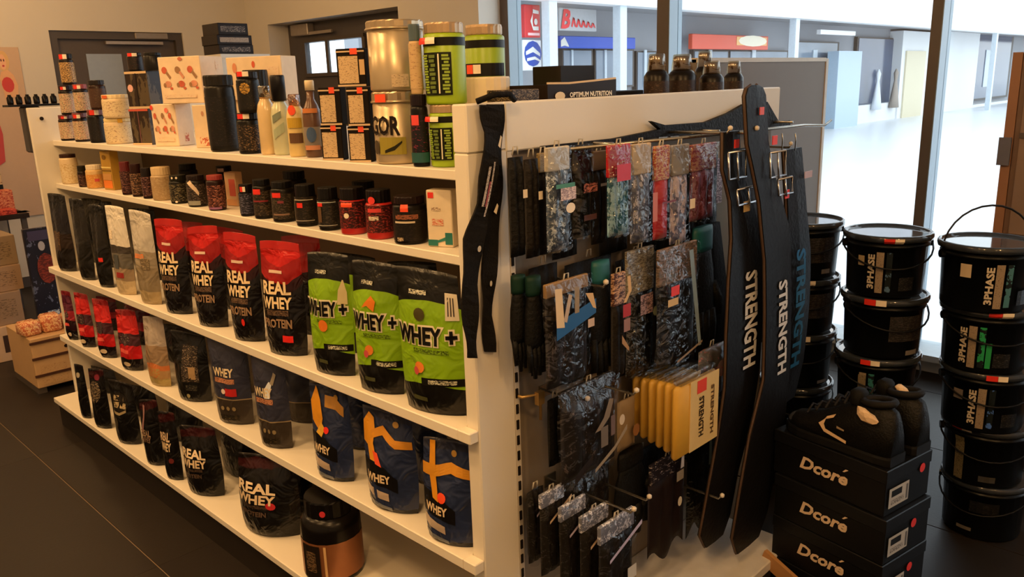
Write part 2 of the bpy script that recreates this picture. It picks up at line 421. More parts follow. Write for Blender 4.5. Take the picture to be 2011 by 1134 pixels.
c0 = on(0, 575, 52, XR+.16); c1 = on(0, 610, 68, XR+.16)
bx('door_closer', mat((160, 150, 140), .4, .5), d2, XR+.13, XR+.2, c1.y, c0.y, c1.z, c0.z+.01, r=.006)
a0 = on(0, 588, 68, XR+.15); a1 = on(0, 652, 62, XR+.15)
bx('closer_arm', mat((165, 155, 145), .4, .5), d2, XR+.14, XR+.155, a1.y, a0.y, a0.z-.012, a0.z+.012)
# skirting
struct(bx('baseboard_far', dark_frame, None, XL, dx0, YB-.012, YB, .0, .08))
# windows: mullions, sill, head, panes
m2 = (on(0, 1290, 50, XG).y, on(0, 1313, 50, XG).y); m3 = (on(0, 1832, 10, XG).y, on(0, 1853, 10, XG).y)
m1 = (yw, yw-.07)
win_in = mat((96, 82, 70), .5, var=.05); win_side_daylit = mat((150, 168, 182), .4, var=.04)  # daylight on the mullion sides is painted in as a bluer frame tone
mul = [m1, m2, m3, (m3[1]-1.45, m3[1]-1.5), (m3[1]-2.95, m3[1]-3.0)]
for i, (ya, yb) in enumerate(mul):
    o = struct(bx('trim_%d' % (i+1), win_in, None, XG, XG+.06, yb, ya, .1, ZC))
    bx('mullion_cheek', win_side_daylit, o, XG+.002, XG+.13, yb-.004, yb, .1, ZC)  # thin side sheet carrying the painted daylight tone
    bx('mullion_glazing_bar', win_side_daylit, o, XG+.06, XG+.13, yb, ya, .1, ZC)
struct(bx('trim_6', mat((176, 186, 192), .4), None, XG-.1, XG+.14, YN, yw, .085, .115))
struct(bx('trim_7', plaster, None, XG, XG+.12, YN, yw, 0, .085))
struct(bx('trim_8', win_in, None, XG, XG+.12, YN, yw, 2.62, ZC))
glass = clear((246, 250, 252), .05, 0)
ys = [m[1]-.004 for m in mul]; ye = [m[0] for m in mul[1:]]+[YN]
for i in range(5): struct(bx('window_%d' % (i+1), glass, None, XG+.085, XG+.093, ye[i], ys[i], .115, 2.62))
# unseen pendant lamps above the frame, added for wall and ambient light
def lamp(x, y, wt, label):
    t = thing('pendant_fill_lamp', label, 'lamp', (x, y, ZC), 0, 'pendant globe lamps')
    B().lathe([(.05, -.001), (.05, -.02), (.02, -.03)], 16).out('ceiling_rose', mat((220, 218, 212), .4), t, True)
    B().tube([(0, 0, -.03), (0, 0, -.2)], .006, 6).out('stem', mat((60, 56, 52), .4), t, True)
    B().lathe([(.03, -.2), (.05, -.19), (.052, -.21)], 16).out('shade_cap', mat((60, 56, 52), .4), t, True)
    l = bpy.data.lights.new('pendant_fill_light', 'POINT'); l.shadow_soft_size = .07; l.energy = wt; l.color = LAMP_COL
    o = link(bpy.data.objects.new('pendant_fill_light', l), t); o.location = (0, 0, -.29)
for i, (x, y, k) in enumerate([(-1.6, -2.6, .7), (-1.3, -.9, 1.75), (-1.5, .7, 1.15), (-1.5, 2.2, 1.15), (-1.2, 3.7, 1.2), (.4, 4.8, .9), (1.6, 4.2, .45), (-.2, -2.2, 1.6)]):
    lamp(x, y, LAMP_W*k, 'round warm pendant lamp near the ceiling')
def spot(x, y, wt, label):  # unseen downlights added to brighten shelf tops and the far panel
    t = thing('fill_downlight', label, 'lamp', (x, y, ZC), 0, 'ceiling downlights')
    B().lathe([(.09, -.001), (.09, -.04), (.08, -.045)], 20).out('housing', mat((220, 218, 212), .4), t, True)
    B().lathe([(.07, -.0455), (.07, -.047)], 20).out('diffuser', glow((1, .72, .42), 6), t)
    l = bpy.data.lights.new('downlight', 'AREA'); l.shape = 'DISK'; l.size = .14; l.energy = wt; l.color = LAMP_COL; l.spread = math.radians(125)
    o = link(bpy.data.objects.new('downlight', l), t); o.location = (0, 0, -.055)
for x, y, k in ((-.8, -.35, 1.0), (-.8, .8, 1.0), (-.75, 1.7, 1.2), (-.5, 2.35, .9)): spot(x, y, 6.5*k, 'round recessed ceiling downlight over the aisle')
# ================================================================== STREET OUTSIDE
YF = 8.6
def fc(u, v, y=YF): p = on(1, u, v, y); return p.x, p.z
struct(bx('ground', mat((224, 228, 232), .3, var=.06, vs=1.2, bump=.06, bs=6), None, 3.16, 90, -25, YF+.4, -.1, -.02))
fac = thing('shopping_arcade', 'pale shopping arcade across the street with canopy and slim posts', 'building', (9, YF, -.02))
def fpart(name, m, u0, v0, u1, v1, y0, y1, z0=None, label=None):
    x0, z1 = fc(u0, v0, y0); x1, zz = fc(u1, v1, y0)
    o = bx(name, m, fac, x0-9, x1-9, y0-YF, y1-YF, (zz if z0 is None else z0)+.02, z1+.02, label=label); return o
shop_grey = mat((150, 152, 158), .6, var=.1, vs=1); conc = mat((226, 228, 230), .6, var=.05, vs=1); postm = mat((200, 212, 222), .4)
bx('rear_wall', shop_grey, fac, -3, 60, .05, .4, 0, 3.4)
x0, _ = fc(1000, 40); 
bx('canopy_beam', conc, fac, -3, 60, -1.55, -1.3, 2.62, 3.15, label='white concrete canopy beam')
bx('soffit', mat((150, 152, 156), .7), fac, -3, 60, -1.3, .05, 2.72, 2.8)
bx('upper_wall', mat((215, 216, 222), .6, var=.1, vs=.5), fac, -3, 60, -1.2, .4, 3.15, 6.0)
for uu in (1078, 1215, 1556, 1950): 
    x, _ = fc(uu, 100, YF-1.4); bx('post', postm, fac, x-9-.09, x-9+.09, -1.5, -1.35, 0, 2.66)
# shop windows behind the colonnade, each with frame and pane
glassd = mat((70, 84, 110), .12, var=.25, vs=1.5); glassl = mat((120, 134, 150), .15, var=.25, vs=2)
for (u0, u1, v0, v1, gm) in [(1104, 1165, 96, 170, glassl), (1168, 1245, 96, 170, glassl), (1250, 1290, 100, 185, glassl), (1362, 1430, 98, 185, glassl), (1432, 1545, 98, 190, glassl), (1560, 1640, 80, 215, glassl), (1685, 1770, 72, 205, glassd), (1905, 1978, 50, 190, glassd)]:
    o = fpart('shop_window', dark_frame, u0, v0, u1, v1, YF-.06, YF+.04)
    fpart('pane', gm, u0+3, v0+3, u1-3, v1-3, YF-.075, YF-.06).parent = o
for u in (1125, 1190, 1268, 1395, 1480, 1600, 1940): fpart('window_bar', postm, u-2, 98, u+2, 170, YF-.1, YF-.076)
fpart('pier', conc, 1775, 60, 1836, 260, YF-.35, YF+.05, -.02, label='white rendered pier')
fpart('pier', conc, 1868, 60, 1905, 260, YF-.35, YF+.05, -.02)
fpart('shop_door', mat((214, 204, 176), .5), 1782, 100, 1806, 250, YF-.4, YF-.351, -.02, label='pale wooden shop door')
for (u0, u1) in ((1645, 1775), (1868, 1985)): fpart('plinth', conc, u0, 212, u1, 262, YF-.3, YF+.05, -.02)
fpart('column', mat((176, 196, 214), .4), 1648, 100, 1682, 262, YF-.6, YF-.3, -.02)
# signs on the arcade
def sign(name, label, u0, v0, u1, v1, y, m, ds=(), grp=None, th=.1):
    x0, z1 = fc(u0, v0, y); x1, z0 = fc(u1, v1, y)
    t = thing(name, label, 'sign', ((x0+x1)/2, y, z0)); ww = x1-x0; hh = z1-z0
    bx('panel', m, t, -ww/2, ww/2, 0, th, 0, hh, r=.01)
    decals(lambda a, b, off: (a*ww/2, -off*4, b*hh), ds, t); return t
sign('shop_sign', 'red square shop sign with white letter hung under the canopy', 1030, 8, 1062, 74, YF-1.2, mat((214, 44, 44), .4), [('s', [(.75, .72, .75, .82), (0, .74, .0, .86), (-.35, .5, -.05, .5), (0, .22, .0, .34), (.7, .22, .7, .34)], WHT, 'letter_mark'), ('e', .35, .48, .22, .1, WHT, 'letter_mark'), ('r', -.7, .06, .8, .14, (250, 200, 200), 'small_print')])
sign('shop_sign', 'blue and white oval shop sign below the red square sign', 1028, 78, 1064, 138, YF-1.2, mat((240, 242, 246), .4), [('e', 0, .55, .98, .42, (35, 70, 170)), ('s', [(-.8, .5, -.8, .62), (0, .6, 0, .78), (.8, .46, .8, .56)], WHT), ('s', [(-.7, .3, -.7, .4), (.2, .36, .2, .46), (.8, .28, .8, .34)], WHT)])
sign('shop_sign', 'red script lettering sign on the arcade fascia', 1098, 14, 1172, 62, YF-1.0, mat((176, 178, 182), .6), [('ti', 'B', -.7, .5, .5, .85, (220, 40, 50))]+[('s', [(-.4+.26*k, .2, -.34+.26*k, .14), (-.3+.26*k, .6-.05*k, -.22+.26*k, .55-.05*k), (-.22+.26*k, .2, -.12+.26*k, .14)], (220, 40, 50), 'script_stroke') for k in range(5)], th=.05)
sign('shop_fascia', 'long blue fascia band over the arcade windows', 1100, 70, 1248, 96, YF-.35, mat((40, 80, 190), .4), [('s', [(-.99, .1, -.99, .6), (-.9, .2, -.9, .9), (-.8, .1, -.8, .2)], WHT)])
sign('shop_fascia', 'red to orange lit fascia band over the arcade windows', 1360, 66, 1508, 98, YF-.35, mat((226, 88, 62), .4), [('r', .1, .3, .95, .9, (250, 190, 120), 'lit_panel'), ('e', .55, .62, .4, .4, (255, 240, 215), 'lit_panel')])  # pale patches paint the band's glow into its colour
fpart('tube_light', mat((245, 245, 250), .3), 1612, 58, 1680, 70, YF-.9, YF-.8)
sign('shop_sign', 'pale green and white sign above the dark corner shop window', 1908, 44, 1970, 66, YF-.5, mat((60, 70, 90), .4), [('r', -.8, .2, .7, .8, prn((60,70,90),(200,245,225),3,.5), 'small_print')])
# things in the dark shop window
for u, c, n in ((1703, (210, 216, 225), 'white dressed mannequin in the dark shop window'), (1738, (150, 140, 130), 'beige dressed mannequin in the dark shop window')):
    x, z = fc(u, 190, YF-.12); t = tag(B().lathe([(.34, 0), (.25, .4), (.1, .95), (.16, 1.2), (.05, 1.35)], 12).out('mannequin', mat(c, .6), None, True), n, 'mannequin', 'mannequins in the shop window across the street'); t.location = (x, YF-.4, .34); t.scale = (.72, .4, .86)
# ================================================================== GONDOLA
gd = thing('gondola_shelving', 'white double-sided shop gondola with five stocked shelves and slotted end', 'shelving', (0, 0, 0))
def gx(n, m, *a, r=0, label=None): return bx(n, m, gd, *a, r=r, label=label)
beige_back = mat((112, 90, 68), .6, var=.03, vs=6)
panel_grey = mat((140, 126, 108), .6, var=.03, vs=5)
gx('end_panel', white_lam, 0, WD, L_, L_+.02, .0, HT, r=.003)
B().lathe([(.008, 0), (.008, .003)], 10).out('screw_hole', mat((40, 30, 22), .7), gd).matrix_local = Matrix.Translation(Vector(on(1, 81, 233, L_))-Vector((0, .004, 0)))@Matrix.Rotation(pi/2, 4, 'X')
gx('end_panel', panel_grey, .118, WD, .0, .018, .0, HT-.09)
gx('end_upright', white_lam, 0, .112, -.022, .018, 0, HT-.095, r=.003)
gx('header_board', white_lam, 0, .108, -.024, .018, HT-.0945, HT, r=.003)
gx('header_board', white_lam, .1085, WD, -.024, .018, HT-.10, HT, r=.003)
gx('back_panel', beige_back, .441, .459, .019, L_-.001, .131, 1.237)
z = .16; slm = None
while z < HT-.12:
    if slm is None: q = B().box(.1135, .1205, -.0245, -.0005, 0, .022).out('slot', mat((30, 20, 14), .8), gd); slm = q.data
    else: q = link(bpy.data.objects.new('slot', slm), gd)
    q.location = (0, 0, z); z += .0375
gx('slotted_upright', mat((205, 196, 182), .5), .112, .126, -.022, .0, .1, HT-.1)
z = .16; slm = None
while z < .6:
    if slm is None: q = B().box(.865, .872, -.003, -.0002, 0, .016).out('slot', mat((50, 40, 30), .8), gd); slm = q.data
    else: q = link(bpy.data.objects.new('slot', slm), gd)
    q.location = (0, 0, z); z += .0375
for i in range(5):
    th = (.022, .022, .026, .026, .022)[i]
    gx('shelf', white_edge, XS[i], .44, .019, L_-.001, ZS[i]-th, ZS[i], r=.002)
    if i in (2, 3): # price rail lip showing past the upright
        gx('shelf_end', white_edge, XS[i], -.0005, -.02, .019, ZS[i]-th, ZS[i], r=.002)
gx('base_kick', mat((52, 44, 38), .6), XS[4]+.012, XS[4]+.03, .0, L_-.02, .0, ZS[4]-.022)
for zz in (.13, .55, .95, 1.26): gx('shelf', white_edge, .46, WD-.05, .019, L_-.001, zz-.022, zz, r=.002)
gx('top_deck', white_edge, .46, WD-.02, .019, .6, HT-.04, HT-.02)
deck = gx('end_deck', mat((210, 206, 200), .4), .105, .95, -.30, -.001, .10, .13, r=.003)
gx('end_kick', mat((60, 52, 46), .7), .12, .94, -.28, -.26, 0, .099)
# ================================================================== SHELF PRODUCTS
NV = (22, 24, 38)
def put_pouch(name, label, uL, uR, vt, sh, inset, m, ds=(), rot=8, dr=.42, group=None, crump=1.0, seal=None, lift=0, tk=TK, cat='pouch'):
    loc, w, d, h, rz = fit_box(uL, uR, vt, ZS[sh]+lift, XS[sh]+inset, rot, dr, None, (.95, .55))
    mx = (ZS[sh-1]-.028-ZS[sh]) if sh > 0 else 9
    h = min(h, mx)
    t = thing(name, label, cat, loc, rz, group); pouch(t, w, d, h, m, ds, seal, crump, tk); return t
def put_jar(name, label, uL, uR, vt, sh, inset, body, lid, turn=38, group=None, z=None, cat='tub', **k):
    loc, r, h, rz = fit_cyl(uL, uR, vt, ZS[sh] if z is None else z, XS[sh]+inset, turn)
    mx = (ZS[sh-1]-.03-ZS[sh]) if sh > 0 else 9
    h = min(h, mx)
    t = thing(name, label, cat, loc, rz, group); jar(t, r, h, body, lid, **k); return t, loc.z+h
def put_box(name, label, uL, uR, vt, sh, inset, m, ds=(), rot=0, dr=.5, group=None, z=None, side=(), d=None, cat='box', top=()):
    loc, w, dd, h, rz = fit_box(uL, uR, vt, ZS[sh] if z is None else z, XS[sh]+inset, rot, dr, d)
    mx = (ZS[sh-1]-.03-ZS[sh]) if sh > 0 else 9
    h = min(h, mx)
    t = thing(name, label, cat, loc, rz, group); carton(t, w, dd, h, m, ds, side, top=top); return t, loc.z+h
# ---- third shelf: big pouches
silverp = (176, 170, 160)
put_pouch('supplement_pouch', 'black foil pouch against the far end panel on the middle shelf', 112, 158, 376, 2, .0, bands([(0, (34, 26, 22)), (.3, (60, 44, 34)), (.5, (38, 34, 40)), (.8, (30, 28, 26))], .3, .1), [('r', -.5, .28, .3, .52, prn((70, 52, 40), (150, 120, 84), 60, .4))], 14)
put_pouch('supplement_pouch', 'plain dark olive foil pouch with diagonal fold on the middle shelf', 156, 194, 388, 2, .0, bands([(0, (36, 32, 24)), (.45, (46, 42, 34)), (.9, (28, 26, 24))], .28, .06), [('r', -.6, .1, -.2, .3, prn((50, 40, 32), (110, 90, 70), 60, .4))], 14)
put_pouch('supplement_pouch', 'black foil pouch with small red price sticker on the middle shelf', 192, 230, 402, 2, .0, bands([(0, (30, 26, 20)), (.5, (40, 36, 28)), (.9, (26, 24, 22))], .28, .06), [('r', .0, .32, .5, .37, RED, 'price_sticker')], 14)
put_pouch('supplement_pouch', 'white topped clear and grey pouch with dark mountain band on the middle shelf', 226, 276, 404, 2, .0, bands([(0, (196, 176, 140)), (.16, (150, 130, 105)), (.3, (96, 92, 84)), (.48, (60, 54, 48)), (.56, (214, 208, 196))], .3, .1), [('r', -.7, .63, -.3, .73, prn((200,190,176),(240,225,200),90,.5)), ('r', -.2, .2, .5, .26, (150, 40, 36)), ('r', -.3, .3, .1, .46, (70, 74, 76))], 14)
put_pouch('supplement_pouch', 'silver grey foil pouch next to the red topped pouches', 272, 326, 412, 2, .0, bands([(0, (170, 150, 112)), (.14, (136, 122, 98)), (.4, (150, 138, 118)), (.58, (190, 184, 174))], .22, .1), [('r', -.5, .5, .3, .55, prn((170,150,120),(230,120,50),90,.5)), ('r', .0, .38, .6, .5, prn((110, 96, 74), (220, 200, 160), 60, .4))], 14)
RW = bands([(0, (24, 18, 17)), (.56, (60, 16, 16)), (.64, (150, 24, 22)), (.8, (190, 30, 26))], .26, .12, .3, arch=-.35)
RWseal = mat((186, 34, 30), .3)
def real_ds(a=-.1, st=None, pro=True):
    L = [('t', 'REAL', a, .605, 1.4, .115, (240, 214, 170)), ('t', 'WHEY', a, .475, 1.45, .105, (240, 214, 170)), ('r', a-.55, .36, a+.55, .41, prn((40,18,17),(120,96,74),110,.5), 'small_print'), ('r', a-.35, .73, a+.35, .755, (220, 190, 170), 'brand_print')]
    if pro: L.append(('t', 'PROTEIN', a, .295, 1.4, .08, (150, 120, 92)))
    if st: L += st
    return L
gR = 'red topped whey pouches'
for lab, uL, uR, vt, rot, st in [('red topped black whey pouch right beside the silver pouch', 322, 386, 430, 22, None), ('red topped black whey pouch second from the silver pouch', 386, 456, 444, 24, None), ('red topped black whey pouch with round red dot near its foot', 456, 528, 458, 24, [('e', .05, .19, .12, .035, (220, 40, 30), 'price_sticker')]), ('red topped black whey pouch beside the first green pouch', 524, 612, 474, 24, [('r', .05, .13, .55, .19, (230, 40, 34), 'price_sticker')])]:
    put_pouch('whey_pouch', lab, uL, uR, vt, 2, .0, RW, real_ds(-.15, st), rot, .38, gR, seal=RWseal)
tk2 = [(0, .72), (.05, .95), (.18, 1), (.5, .95), (.72, .8), (.86, .5), (.95, .12), (1, .05)]
# red wide pouch lying behind the gap
GW = bands([(0, (20, 18, 14)), (.17, (22, 20, 15)), (.22, (132, 176, 22)), (.80, (20, 20, 14))], .3, .02, .18, skew=.0, arch=.16)
def whey_ds(full, em, bar):
    L = [('to', full, -.05, .56, 1.85, .125, (22, 20, 14), (232, 222, 190)), ('r', -.4, .44, .65, .47, prn((132,176,22),(56,74,12),120,.52), 'small_print'), ('r', -.15, .215, .98, .27, (26, 24, 18)), ('r', .05, .228, .8, .258, prn((26,24,18),(215,215,190),110,.5), 'small_print'), ('r', -.5, .835, .05, .865, prn((20,20,14),(225,225,205),110,.5), 'small_print'), ('r', -.5, .1, .0, .13, (70, 72, 40), 'small_print')]
    L[0:0] = [('t', full, -.02, .56, 1.66 if len(full) > 4 else 1.5, .15, (232, 222, 190), 'lettering_outline')] if False else []
    if em == 'orange': L += [('s', [(-.45, .66, -.3, .7), (-.2, .68, .0, .76), (.1, .64, .2, .72)], (220, 120, 30), 'peanut_print')]
    if em == 'brown': L += [('e', -.15, .705, .16, .045, (70, 62, 16), 'chocolate_print')]
    if em == 'low': L += [('e', -.1, .42, .2, .05, (224, 120, 36), 'fruit_print')]
    if bar == 'o': L += [('e', -.2, .34, .16, .04, (226, 128, 44), 'fruit_print'), ('e', -.32, .31, .1, .03, (200, 80, 80), 'fruit_print')]
    return L
gG = 'green whey pouches'
put_pouch('whey_pouch', 'lime green whey pouch with cream folded corner beside the red pouches', 614, 706, 496, 2, .0, GW, whey_ds('WHEY +', 'low', '')+[('s', [(.55, .6, .9, .6), (.62, .72, .9, .7), (.76, .8, .8, .8)], (214, 200, 150), 'folded_corner')], 18, .36, gG, tk=tk2)
put_pouch('whey_pouch', 'lime green whey pouch with orange peanut print between two green pouches', 702, 802, 514, 2, .0, GW, whey_ds('WHEY +', 'orange', 'o'), 18, .36, gG, tk=tk2)
put_pouch('whey_pouch', 'large lime green whey pouch with barcode tag beside the end upright', 792, 926, 530, 2, .0, GW, whey_ds('WHEY +', 'brown', 'o')+[('r', .62, .68, .95, .87, (214, 206, 186), 'barcode_tag')]+[('r', .68+.07*i, .71, .71+.07*i, .84, (60, 50, 40), 'barcode_bar') for i in range(3)], 16, .34, gG, tk=tk2)
# ---- fourth shelf
RS = bands([(0, (36, 26, 26)), (.2, (190, 30, 34)), (.42, (70, 36, 44)), (.62, (200, 40, 38)), (.9, (150, 30, 34))], .18, .14, .6)
RS2 = bands([(0, (30, 24, 26)), (.2, (60, 26, 36)), (.4, (160, 44, 56)), (.6, (84, 30, 50)), (.9, (120, 30, 40))], .18, .16, .6)
gS = 'small shiny red pouches'
for lab, uL, uR, vt, mm in [('small purple red shiny pouch against the far end panel', 132, 158, 572, RS2), ('small bright red shiny pouch second from the far end panel', 156, 194, 576, RS), ('small red shiny pouch with crinkled film, third from the far end panel', 193, 236, 588, RS), ('taller red shiny pouch with white print beside the clear pouch', 236, 290, 608, RS)]:
    put_pouch('shiny_pouch', lab, uL, uR, vt, 3, .0, mm, [('e', 0, .52, .45, .1, prn((60, 40, 46), (200, 170, 160), 90, .4)), ('r', -.5, .3, .4, .36, (230, 90, 80), 'small_print'), ('e', .1, .12, .3, .04, (210, 190, 160), 'small_print')], 16, .45, gS, 1.8)
put_pouch('supplement_pouch', 'clear and tan pouch with silver top on the fourth shelf', 290, 344, 622, 3, .0, bands([(0, (170, 150, 96)), (.12, (176, 140, 96)), (.24, (200, 120, 70)), (.32, (150, 126, 100)), (.6, (172, 160, 150))], .25, .12), [('r', -.5, .14, .5, .27, prn((170, 150, 90), (190, 110, 60), 60, .5))], 14)
put_pouch('supplement_pouch', 'black matte pouch with cream label panel on the fourth shelf', 346, 424, 652, 3, .0, bands([(0, (22, 20, 18)), (.9, (30, 27, 24))], .3, .05), [('r', -.25, .3, .6, .82, prn((56, 48, 42), (176, 156, 130), 70, .42)), ('r', .1, .34, .45, .52, (170, 140, 100)), ('r', -.1, .18, .5, .26, prn((40, 38, 34), (130, 120, 96), 70, .4)), ('e', .0, .1, .1, .03, (150, 140, 100))], 24)
NB = bands([(0, (56, 48, 40)), (.3, (150, 132, 100)), (.312, (50, 52, 70)), (.9, (56, 56, 70))], .35, .0, .2)
def nav(a, ex): return [('t', 'WHEY', a, .62, 1.1, .1, (226, 206, 170)), ('r', a-.55, .495, a+.55, .55, prn((30,30,36),(190,130,96),110,.55), 'small_print'), ('e', -.3, .2, .09, .025, (140, 124, 90)), ('e', .0, .2, .09, .025, (140, 124, 90)), ('e', .3, .2, .09, .025, (140, 124, 90)), ('r', -.5, .06, .5, .12, prn((44, 38, 30), (110, 96, 66), 70, .4))]+ex
put_pouch('whey_pouch', 'navy and brown whey pouch with red sticker patch on the fourth shelf', 424, 506, 664, 3, .0, NB, nav(-.1, [('r', -.05, .35, .5, .44, (190, 36, 34), 'price_sticker'), ('e', -.15, .4, .12, .03, (220, 200, 190))]), 24, .4, tk=tk2)
put_pouch('whey_pouch', 'navy and brown whey pouch with bright glint on its label', 508, 582, 690, 3, .0, NB, nav(-.2, [('s', [(-.1, .56, .2, .56), (-.05, .66, .25, .64), (.2, .74, .35, .72)], (226, 232, 240)), ('s', [(.25, .72, .4, .7), (.45, .84, .6, .82)], (150, 140, 120))]), 22, .42, tk=tk2)  # pale strips paint a glint onto the foil
BY = bands([(0, (40, 44, 56)), (.05, (42, 52, 84)), (.18, (37, 47, 78)), (.9, (42, 45, 62))], .26, .05, .3)
YL = (214, 146, 34)
def blu(ex, low=True): 
    L = [('s', [(-.98, .28, -.98, .5), (0, .26, 0, .46), (.45, .22, .45, .36)], (24, 22, 22), 'black_band'), ('t', 'WHEY', -.28, .345, 1.0, .085, (226, 200, 160)), ('s', [(-.95, .16, -.95, .25), (.1, .12, .1, .2)], (190, 170, 150), 'ribbon_print'), ('s', [(-.95, .06, -.95, .1), (.2, .02, .2, .06)], (120, 124, 130), 'ribbon_print'), ('e', .4, .88, .12, .03, (170, 130, 50), 'emblem')]
    return L+ex
gB = 'blue pouches with a yellow cross'
put_pouch('whey_pouch', 'blue whey pouch with yellow cross and bent yellow corner beside the navy pouches', 618, 704, 756, 3, .0, BY, blu([('s', [(-.8, .62, -.35, .5), (-.9, .82, -.2, .66), (-.6, .98, -.35, .84)], YL), ('s', [(-.1, .78, -.1, .9), (.4, .76, .4, .88), (.8, .7, .8, .8)], (180, 130, 50)), ('s', [(-.6, .5, -.3, .46), (-.3, .62, -.05, .56)], (224, 176, 60)), ('e', .0, .55, .14, .035, RED, 'price_sticker')]), 18, .42, gB)
put_pouch('whey_pouch', 'blue whey pouch with wavy yellow cross between two blue pouches', 720, 832, 806, 3, .0, BY, blu([('s', [(-.95, .66, -.5, .6), (-.95, .86, -.45, .8), (-.7, .95, -.5, .9)], YL), ('s', [(-.6, .7, -.6, .78), (-.1, .76, -.1, .85), (.4, .66, .4, .74), (.95, .66, .95, .74)], (206, 140, 36)), ('s', [(-.62, .5, -.3, .5), (-.78, .68, -.5, .68)], (216, 150, 40)), ('s', [(-.35, .48, -.1, .46), (-.5, .6, -.3, .58)], (224, 80, 40), 'price_sticker')]), 16, .4, gB)
put_pouch('whey_pouch', 'blue whey pouch with flat yellow cross beside the end upright', 834, 938, 862, 3, .0, BY, blu([('s', [(-.45, .44, -.15, .42), (-.62, .66, -.3, .64), (-.66, .98, -.4, .98)], YL), ('s', [(-.98, .64, -.98, .76), (-.4, .64, -.4, .75), (.3, .7, .3, .8), (.98, .66, .98, .75)], (208, 144, 40)), ('e', -.02, .47, .18, .05, ORG, 'price_sticker')]), 14, .38, gB)
# ---- base shelf
BK = bands([(0, (17, 15, 14)), (.9, (24, 20, 19))], .3, .02, .3)
BKr = bands([(0, (17, 15, 14)), (.62, (20, 16, 15)), (.8, (70, 18, 20)), (.93, (24, 18, 17))], .3, .2, .3, skew=-.1)
def eal(a, s=1.0): return [('t', 'REAL', a-.05, .62, 1.35*s, .13, (236, 214, 180)), ('t', 'WHEY', a-.05, .485, 1.35*s, .115, (220, 196, 160)), ('r', a-.5, .37, a+.4, .41, prn((20,16,15),(84,66,52),110,.5), 'small_print'), ('t', 'PROTEIN', a-.1, .31, .9*s, .06, (84, 66, 52))]
gK = 'black pouches on the base shelf'
put_pouch('black_pouch', 'narrow black pouch against the far end panel on the base shelf', 158, 184, 716, 4, .0, BK, [('e', -.2, .8, .3, .05, (170, 160, 140))], 14, .45, gK)
put_pouch('black_pouch', 'black pouch with tangled grey print on the base shelf', 184, 226, 724, 4, .0, BKr, [('e', -.1, .62, .7, .18, prn((34, 28, 24), (168, 148, 120), 70, .45)), ('e', .2, .86, .3, .05, (120, 30, 50))], 16, .45, gK)
put_pouch('black_pouch', 'black pouch with cream badge of stacked letters on the base shelf', 226, 286, 750, 4, .0, BK, [('e', -.05, .68, .72, .15, (40, 34, 28)), ('r', -.5, .7, .3, .78, prn((40,34,28),(190,170,130),80,.55), 'small_print'), ('r', -.5, .59, .5, .68, prn((40,34,28),(200,180,140),80,.55), 'small_print'), ('s', [(-.6, .5, -.6, .54), (0, .48, 0, .52), (.5, .54, .5, .58)], (150, 134, 100)), ('e', -.3, .35, .2, .1, (56, 50, 40))], 20, .45, gK)
put_pouch('black_pouch', 'dark maroon streaked pouch with glossy fold on the base shelf', 284, 330, 776, 4, .0, BKr, [('s', [(-.7, .5, -.5, .5), (-.5, .74, -.3, .72), (-.6, .92, -.4, .9)], (150, 110, 110)), ('t', 'REAL', -.2, .5, 1.0, .1, (150, 124, 100)), ('t', 'WHEY', -.2, .4, 1.0, .09, (130, 104, 84))], 20, .42, gK)  # pale strip paints the sheen of a fold
put_pouch('black_pouch', 'black whey pouch half hidden with cream A and red streak', 324, 366, 800, 4, .0, BKr, [('t', 'REAL', -.2, .64, 1.1, .13, (214, 186, 150)), ('t', 'WHEY', -.1, .5, 1.1, .12, (226, 200, 160)), ('e', .3, .3, .2, .04, (110, 40, 36))], 20, .42, gK)
put_pouch('black_pouch', 'black whey pouch with cream lettering and grey shoulder on the base shelf', 364, 450, 838, 4, .0, BKr, eal(-.15), 24, .42, gK)
put_pouch('black_pouch', 'large black whey pouch with cream lettering beside the copper tub', 470, 602, 884, 4, .0, BKr, eal(-.2)+[('e', .28, .42, .16, .045, (190, 44, 50), 'price_sticker')], 26, .45, gK)
put_jar('copper_tub', 'big black tub with copper label standing alone at the base shelf end', 600, 716, 968, 4, .004, mat((20, 16, 14), .25), mat((16, 13, 12), .35), 48, lidh=.2, lidr=.8, wrap=mat((150, 96, 60), .35, .4, var=.1), lb=(.06, .52), sho=.16, ds=[('e', -.1, .88, .12, .04, (200, 50, 56), 'price_sticker'), ('r', -.95, .07, -.25, .5, mat((40, 30, 22), .5)), ('r', -.12, .07, -.04, .5, (210, 170, 120)), ('r', -.8, .16, -.4, .42, prn((40,30,22),(120,96,66),60,.5), 'small_print')])
